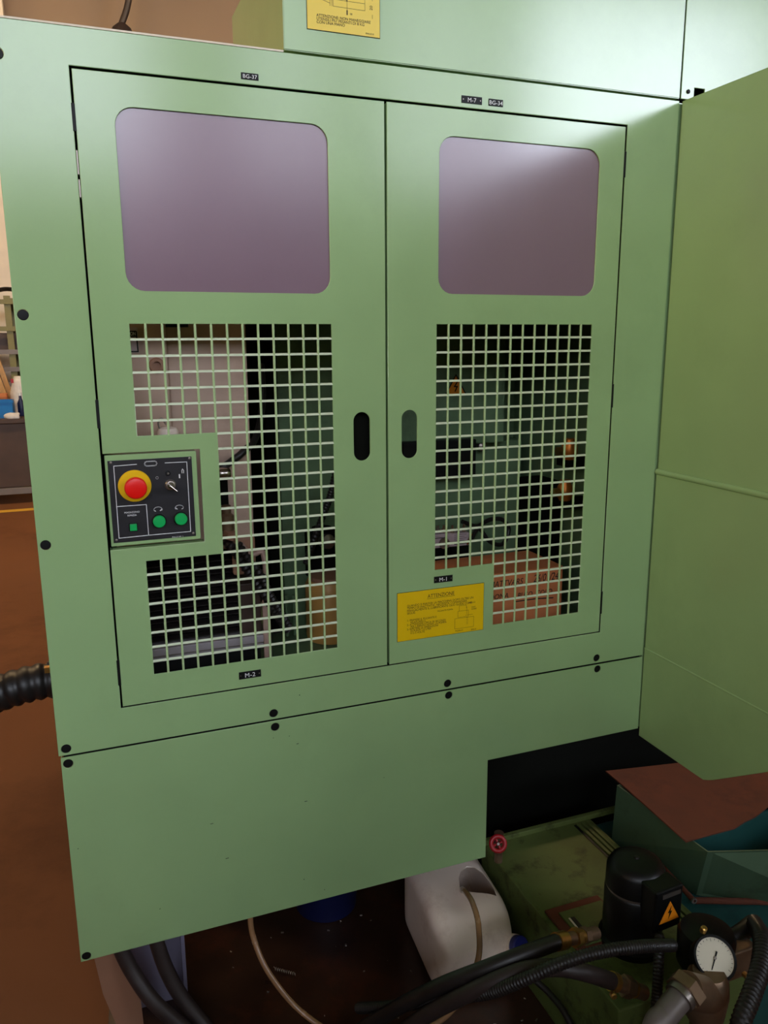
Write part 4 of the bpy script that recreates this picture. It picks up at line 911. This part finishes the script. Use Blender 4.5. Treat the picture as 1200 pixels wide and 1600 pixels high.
# coil spring and small debris on the floor
sp0, sp1 = at(428, 1513, Z=0.012), at(462, 1522, Z=0.012)
pts = []
for k in range(121):
    t = k/120; a = 2*math.pi*10*t; pp = sp0.lerp(sp1, t); pts.append(pp+Vector((0, 0.0038*math.cos(a), 0.0038*math.sin(a))))
bm = bmesh.new(); add_tube(bm, pts, 0.0006, 6); tag(finish('metal_swarf_curl', bm, CHIPS, None, 60), 'curled metal shaving on the dark floor near the amber tube', 'metal shaving')
bm = bmesh.new()
for k in range(240):
    x, y = random.uniform(0.1, 0.80), random.uniform(-0.40, 0.30)
    if k > 120: x, y = random.gauss(0.66, 0.09), random.gauss(-0.28, 0.06)
    s = random.uniform(0.0008, 0.0035)
    if x > 0.755 or (x > 0.54 and y > -0.13): continue
    mx = Matrix.Translation((x, y, s*0.5)) @ Euler((random.random()*0.6, random.random()*0.6, random.random()*6.28)).to_matrix().to_4x4()
    add_box(bm, -s, s, -s*0.5, s*0.5, -s*0.3, s*0.3, mx)
ch_ = finish('metal_chips', bm, CHIPS); ch_['kind'] = 'stuff'; tag(ch_, 'scattered metal chips on the oily floor', 'metal chips')

# right-hand tray with rust-brown sheet
RZ = Z(-1.15)
tr = thing('chip_tray', 'green open chip tray on the tank under the side guard', 'tray', (1.25, -0.2, TZ))
Lb, Lf = Vector((1.122, 0.06)), Vector((1.139, -0.241)); Rf = Vector((1.46, -0.352)); Rb = Vector((1.46, 0.06))
bot = [Vector((1.150, 0.05)), Vector((1.108, -0.262)), Vector((1.45, -0.372)), Vector((1.45, 0.05))]
bot = [Vector((1.115, 0.06)), at(1088, 1397, Z=TZ-0.025).to_2d(), Vector((1.46, -0.385)), Vector((1.46, 0.06))]
top = [Lb, Lf, Rf, Rb]
def quad_wall(name, i, j, m, th=0.004):
    bm = bmesh.new()
    cen = sum((t_ for t_ in top), Vector((0, 0)))/4
    def P(v2, z, off):
        dd_ = (cen-v2).normalized()*off; return bm.verts.new((v2.x+dd_.x, v2.y+dd_.y, z))
    o = [P(bot[i], TZ-0.028, 0), P(bot[j], TZ-0.028, 0), P(top[j], RZ, 0), P(top[i], RZ, 0)]
    n = [P(bot[i], TZ-0.028, th), P(bot[j], TZ-0.028, th), P(top[j], RZ, th), P(top[i], RZ, th)]
    bm.faces.new(o); bm.faces.new(list(reversed(n)))
    for k in range(4): bm.faces.new((o[k], n[k], n[(k+1) % 4], o[(k+1) % 4]))
    bmesh.ops.recalc_face_normals(bm, faces=bm.faces); return finish(name, bm, m, tr)
for i, j in ((0, 1), (1, 2), (2, 3), (3, 0)): quad_wall('tray_wall', i, j, GREEN_TRAY)
box('inner_partition', 1.17, 1.45, -0.155, -0.150, TZ-0.02, RZ-0.012, TEAL, tr)
box('inner_gusset', 1.25, 1.44, -0.149, 0.03, TZ-0.02, RZ-0.02, DARKBASE, tr)
bm = bmesh.new(); q1, q2 = at(1086, 1407, Z=TZ-0.022), at(1205, 1409, Z=TZ-0.022)
add_tube(bm, [q1, q2], 0.0075, 10); finish('front_lip', bm, RUSTSHEET, tr)
rod = thing('tie_rod', 'thin dark tube along the left foot of the chip tray', 'rod', at(1050, 1370, Z=TZ+0.01))
ra, rb = at(985, 1300, Z=TZ+0.012), at(1084, 1407, Z=TZ+0.012)
tube('rod', [ra, ra.lerp(rb, 0.5), rb], 0.006, RUSTSHEET, rod, 12)
lathe('rod_end', rb-(rb-ra).normalized()*0.001, (rb-ra), [(0, 0.0068), (0.004, 0.0068), (0.004, 0.0042), (0.001, 0.0042)], STEEL, rod, 16)
SZ = RZ+0.002
outl = [at(u, v, Z=SZ) for u, v in ((978, 1233), (1072, 1317), (1110, 1306), (1148, 1296), (1163, 1286), (1180, 1278), (1200, 1262), (1240, 1245))]
back = [Vector((1.52, 0.05, SZ)), Vector((1.13, 0.12, SZ))]
rs = sheet('rust_sheet', [[(v.x, v.y) for v in outl+back]], 0.004, RUSTSHEET, Matrix.Translation((0, 0, SZ)), None)
tag(rs, 'rust-brown board lying across the chip tray under the side guard', 'board')

# ================================================================== background on the left
# big black corrugated hose left of the enclosure
hp = [at(-90, 1108, Y=0.36), at(-40, 1098, Y=0.34), at(0, 1083, Y=0.32), at(40, 1070, Y=0.31), at(74, 1063, Y=0.31), at(120, 1058, Y=0.31)]
bh = thing('exhaust_hose', 'thick black ribbed hose entering the enclosure from the left', 'hose', (hp[0].x, hp[0].y, hp[0].z-0.05))
bm = bmesh.new(); path = resample(spline(hp, 12), 0.0042); add_tube(bm, path, lambda i: 0.040-0.0045*(1, 0.6, 0.1, 0.0, 0.1, 0.6)[i % 6], 20); finish('ribbed_tube', bm, RUBBER, bh, 50)
q = at(74, 1040, Y=0.29); lathe('clamp_bolt', q, (1,0,0), [(0, 0.009), (0.012, 0.009), (0.012, 0.006), (0.03, 0.006)], BROWNRUBBER, bh, 12)
q = at(74, 1043, Y=0.268); box('clamp_band', q.x-0.006, q.x+0.012, 0.262, 0.275, q.z-0.010, q.z+0.002, BRASS, bh)
# floor line
yl = box('yellow_floor_line', -6.0, 1.0, 6.20, 6.30, 0.0005, 0.003, YLINE); tag(yl, 'yellow marking line painted on the brown floor at far left', 'floor line')
# bench
by = 6.6; bt = Z(-0.712)
wb = thing('work_bench', 'long dark brown workbench in the far left background', 'bench', (-1.6, 6.95, 0))
box('bench_top', -2.8, -0.30, by-0.03, by+0.75, bt-0.04, bt, BENCHM, wb, bev=0.004)
box('front_panel', -2.75, -0.32, by, by+0.02, 0.16, bt-0.041, BENCHM, wb)
box('foot_rail', -2.78, -0.31, by-0.02, by+0.05, 0.09, 0.15, STEELGREY, wb, bev=0.004)
for x in (-2.7, -1.55, -0.40):
    for yy in (by+0.06, by+0.68): box('leg', x-0.03, x+0.03, yy-0.03, yy+0.03, 0.0, bt-0.041, STEELGREY, wb)
def on_bench(u, v, Y): q = at(u, v, Y=Y); return q
q0, q1 = at(-6, 628, Y=6.75), at(22, 653, Y=6.75)
bb = thing('blue_bin', 'bright blue plastic bin on the far workbench', 'bin', ((q0.x+q1.x)/2-0.15, 6.85, bt))
bm = bmesh.new()
add_box(bm, q1.x-0.5, q1.x, 6.70, 7.0, bt+0.0005, bt+0.012); add_box(bm, q1.x-0.5, q1.x, 6.70, 6.712, bt+0.012, bt+0.155); add_box(bm, q1.x-0.5, q1.x, 6.988, 7.0, bt+0.012, bt+0.155)
add_box(bm, q1.x-0.5, q1.x-0.488, 6.712, 6.988, bt+0.012, bt+0.155); add_box(bm, q1.x-0.012, q1.x, 6.712, 6.988, bt+0.012, bt+0.155)
finish('bin_walls', bm, BLUEBIN, bb); 
bm = bmesh.new(); add_box(bm, q1.x-0.51, q1.x+0.01, 6.690, 6.699, bt+0.14, bt+0.16); finish('rim', bm, BLUEBIN, bb)
def rag(u, v, Y, s, label, seed):
    q = at(u, v, Y=Y); bm = bmesh.new(); bmesh.ops.create_icosphere(bm, subdivisions=3, radius=1.0)
    rr = random.Random(seed)
    ks = [(rr.uniform(-4, 4), rr.uniform(-4, 4), rr.uniform(-4, 4), rr.uniform(0, 6)) for _ in range(6)]
    for w in bm.verts:
        n = sum(math.sin(a*w.co.x+b_*w.co.y+c_*w.co.z+d) for a, b_, c_, d in ks)/6
        w.co *= (1+0.45*n); w.co.z = max(w.co.z, -0.35)
    zmin = min(w.co.z for w in bm.verts)
    base = bt+0.001 if v > 600 else None
    bmesh.ops.transform(bm, matrix=Matrix.Diagonal((s, s*0.8, s*0.6, 1)), verts=bm.verts)
    zz = (q.z if base is None else base-zmin*s*0.6)
    bmesh.ops.translate(bm, vec=(q.x, Y, zz), verts=bm.verts)
    tag(finish('white_rag', bm, RAG, None, 60), label, 'rag', 'crumpled white rags on the bench')
rag(19, 650, 6.62, 0.075, 'crumpled white rag on the bench edge below the blue bin', 1)
q = at(24, 610, Y=6.98)
# tall carton carrying a white bag
ctn = thing('bench_carton', 'small brown carton behind the blue bin on the bench', 'box', (at(8, 620, Y=7.1).x, 7.2, bt))
qa, qb = at(2, 616, Y=7.08), at(12, 640, Y=7.08)
box('carton', qa.x-0.05, qb.x, 7.08, 7.28, bt+0.0005, qa.z, CARD, ctn, bev=0.003)
box('flap', qa.x-0.05, qb.x, 7.07, 7.079, qa.z-0.03, qa.z+0.01, CARD, ctn)
bag = thing('white_bag', 'white plastic bag standing on the bench beside the leaning boards', 'bag', (at(24, 600, Y=7.18).x, 7.2, bt))
qa = at(25, 588, Y=7.2)
bm = bmesh.new(); add_lathe(bm, (qa.x+0.02, 7.2, bt+0.001), (0,0,1), [(0, 0.075), (0.05, 0.09), (0.20, 0.082), (qa.z-bt-0.05, 0.066), (qa.z-bt, 0.03)], 14)
for w in bm.verts: w.co.x += 0.012*math.sin(w.co.z*40+w.co.y*50); w.co.y += 0.012*math.sin(w.co.z*33+w.co.x*60)
finish('bag', bm, RAG, bag, 60)
box('red_print', qa.x-0.045, qa.x-0.02, 7.10, 7.112, qa.z-0.06, qa.z-0.02, REDPAINT, bag)
bo = thing('blue_bottle', 'blue spray bottle on the bench in front of the white bag', 'bottle', (at(30, 605, Y=6.9).x, 6.9, bt))
qa = at(29.5, 601, Y=6.9)
lathe('bottle_body', (qa.x, 6.9, bt+0.0005), (0,0,1), [(0, 0.028), (0.01, 0.031), (0.12, 0.031), (0.16, 0.014), (0.19, 0.012)], DARKBLUE, bo, 18)
lathe('spray_head', (qa.x, 6.9, bt+0.1905), (0,0,1), [(0, 0.014), (0.03, 0.014), (0.035, 0.008)], WHITE, bo, 14)
# leaning wooden boards
for k, (u0, v0, u1, v1, y) in enumerate(((-14, 556, 14, 630, 7.395), (-4, 556, 22, 628, 7.44), (-20, 590, 2, 640, 7.38))):
    a, c = at(u0, v0, Y=y), at(u1, v1, Y=y); c = a.lerp(c, (a.z-bt-0.006)/(a.z-c.z)); d = (a-c); L_ = d.length; ang = math.atan2(d.x, d.z)
    mx = Matrix.Translation(c) @ Matrix.Rotation(ang, 4, 'Y')
    bm = bmesh.new(); add_box(bm, -0.035, 0.012, -0.012, 0.012, 0.012, L_, mx, 0.002)
    tag(finish('wooden_board', bm, (WOOD, WOOD, BENCHM)[k]), ['pale pine board leaning above the blue bin, left one', 'pale pine board leaning beside the white bag, right one', 'short dark board leaning behind the blue bin'][k], 'board', 'leaning boards on the bench')
# rack behind the bench
rk = thing('storage_rack', 'olive steel storage rack against the far wall', 'rack', (-1.3, 7.9, 0))
rx = [at(u, 500, Y=7.75).x for u in (4, 20)]
for x in (at(14, 500, Y=7.75).x, -1.9, -2.9):
    for yy in (7.75, 8.25): box('upright', x-0.03, x+0.03, yy-0.03, yy+0.03, 0.0, at(0, 462, Y=7.75).z, OLIVE, rk)
for v in (470, 512, 548, 575, 598, 640):
    z = at(20, v, Y=7.75).z; box('shelf_beam', -2.95, -0.40, 7.70, 7.7195, z-0.035, z+0.012, OLIVE if v < 530 else STEELGREY, rk)
    box('shelf', -2.95, -0.40, 7.785, 8.215, z-0.01, z, STEELGREY, rk)
for x in (-0.43, -0.46): box('upright', x-0.02 if x < -0.45 else x, x+0.02 if x < -0.45 else x+0.04, 8.23, 8.27, 0.0, at(0, 462, Y=7.75).z, OLIVE, rk) if x == -0.43 else None
tag(box('brown_crate', -1.9, -0.62, 7.80, 8.18, at(20, 548, Y=7.75).z+0.001, at(20, 520, Y=7.75).z, BENCHM, None, bev=0.004), 'brown crate on the middle shelf of the far rack', 'crate')
q = at(10, 452, Y=7.7)
tag(tube('wall_arm', [Vector((q.x-0.5, 8.995, q.z)), Vector((q.x-0.3, 8.6, q.z)), Vector((q.x-0.05, 7.9, q.z+0.01)), Vector((q.x+0.06, 7.7, q.z))], 0.022, BLACK, None, 10), 'black arm sticking out from the wall above the rack', 'arm')
# cream column at far left top and dark cable on the wall
cq = at(5, 12, Y=8.8)
tag(box('wall_column', cq.x-0.5, cq.x, 8.7, 8.995, 0.0, HZ-0.001, CREAM, None, bev=0.01), 'cream building column against the far brown wall', 'column')
hk = thing('hanging_cable', 'dark cable with a hook block hanging in front of the far wall', 'cable', at(190, 45, Y=8.5))
a, c, e = at(207, -60, Y=8.5), at(200, 5, Y=8.5), at(190, 38, Y=8.5)
tube('cable', [Vector((a.x+0.1, 8.5, HZ-0.002)), a, c, e], 0.035, BROWNRUBBER, hk, 10)
lathe('hook_block', e-Vector((0, 0, 0.16)), (0,0,1), [(0, 0.05), (0.05, 0.12), (0.12, 0.10), (0.17, 0.04)], BROWNRUBBER, hk, 16)

for o in COL.objects:
    if '_o' in o: del o['_o']
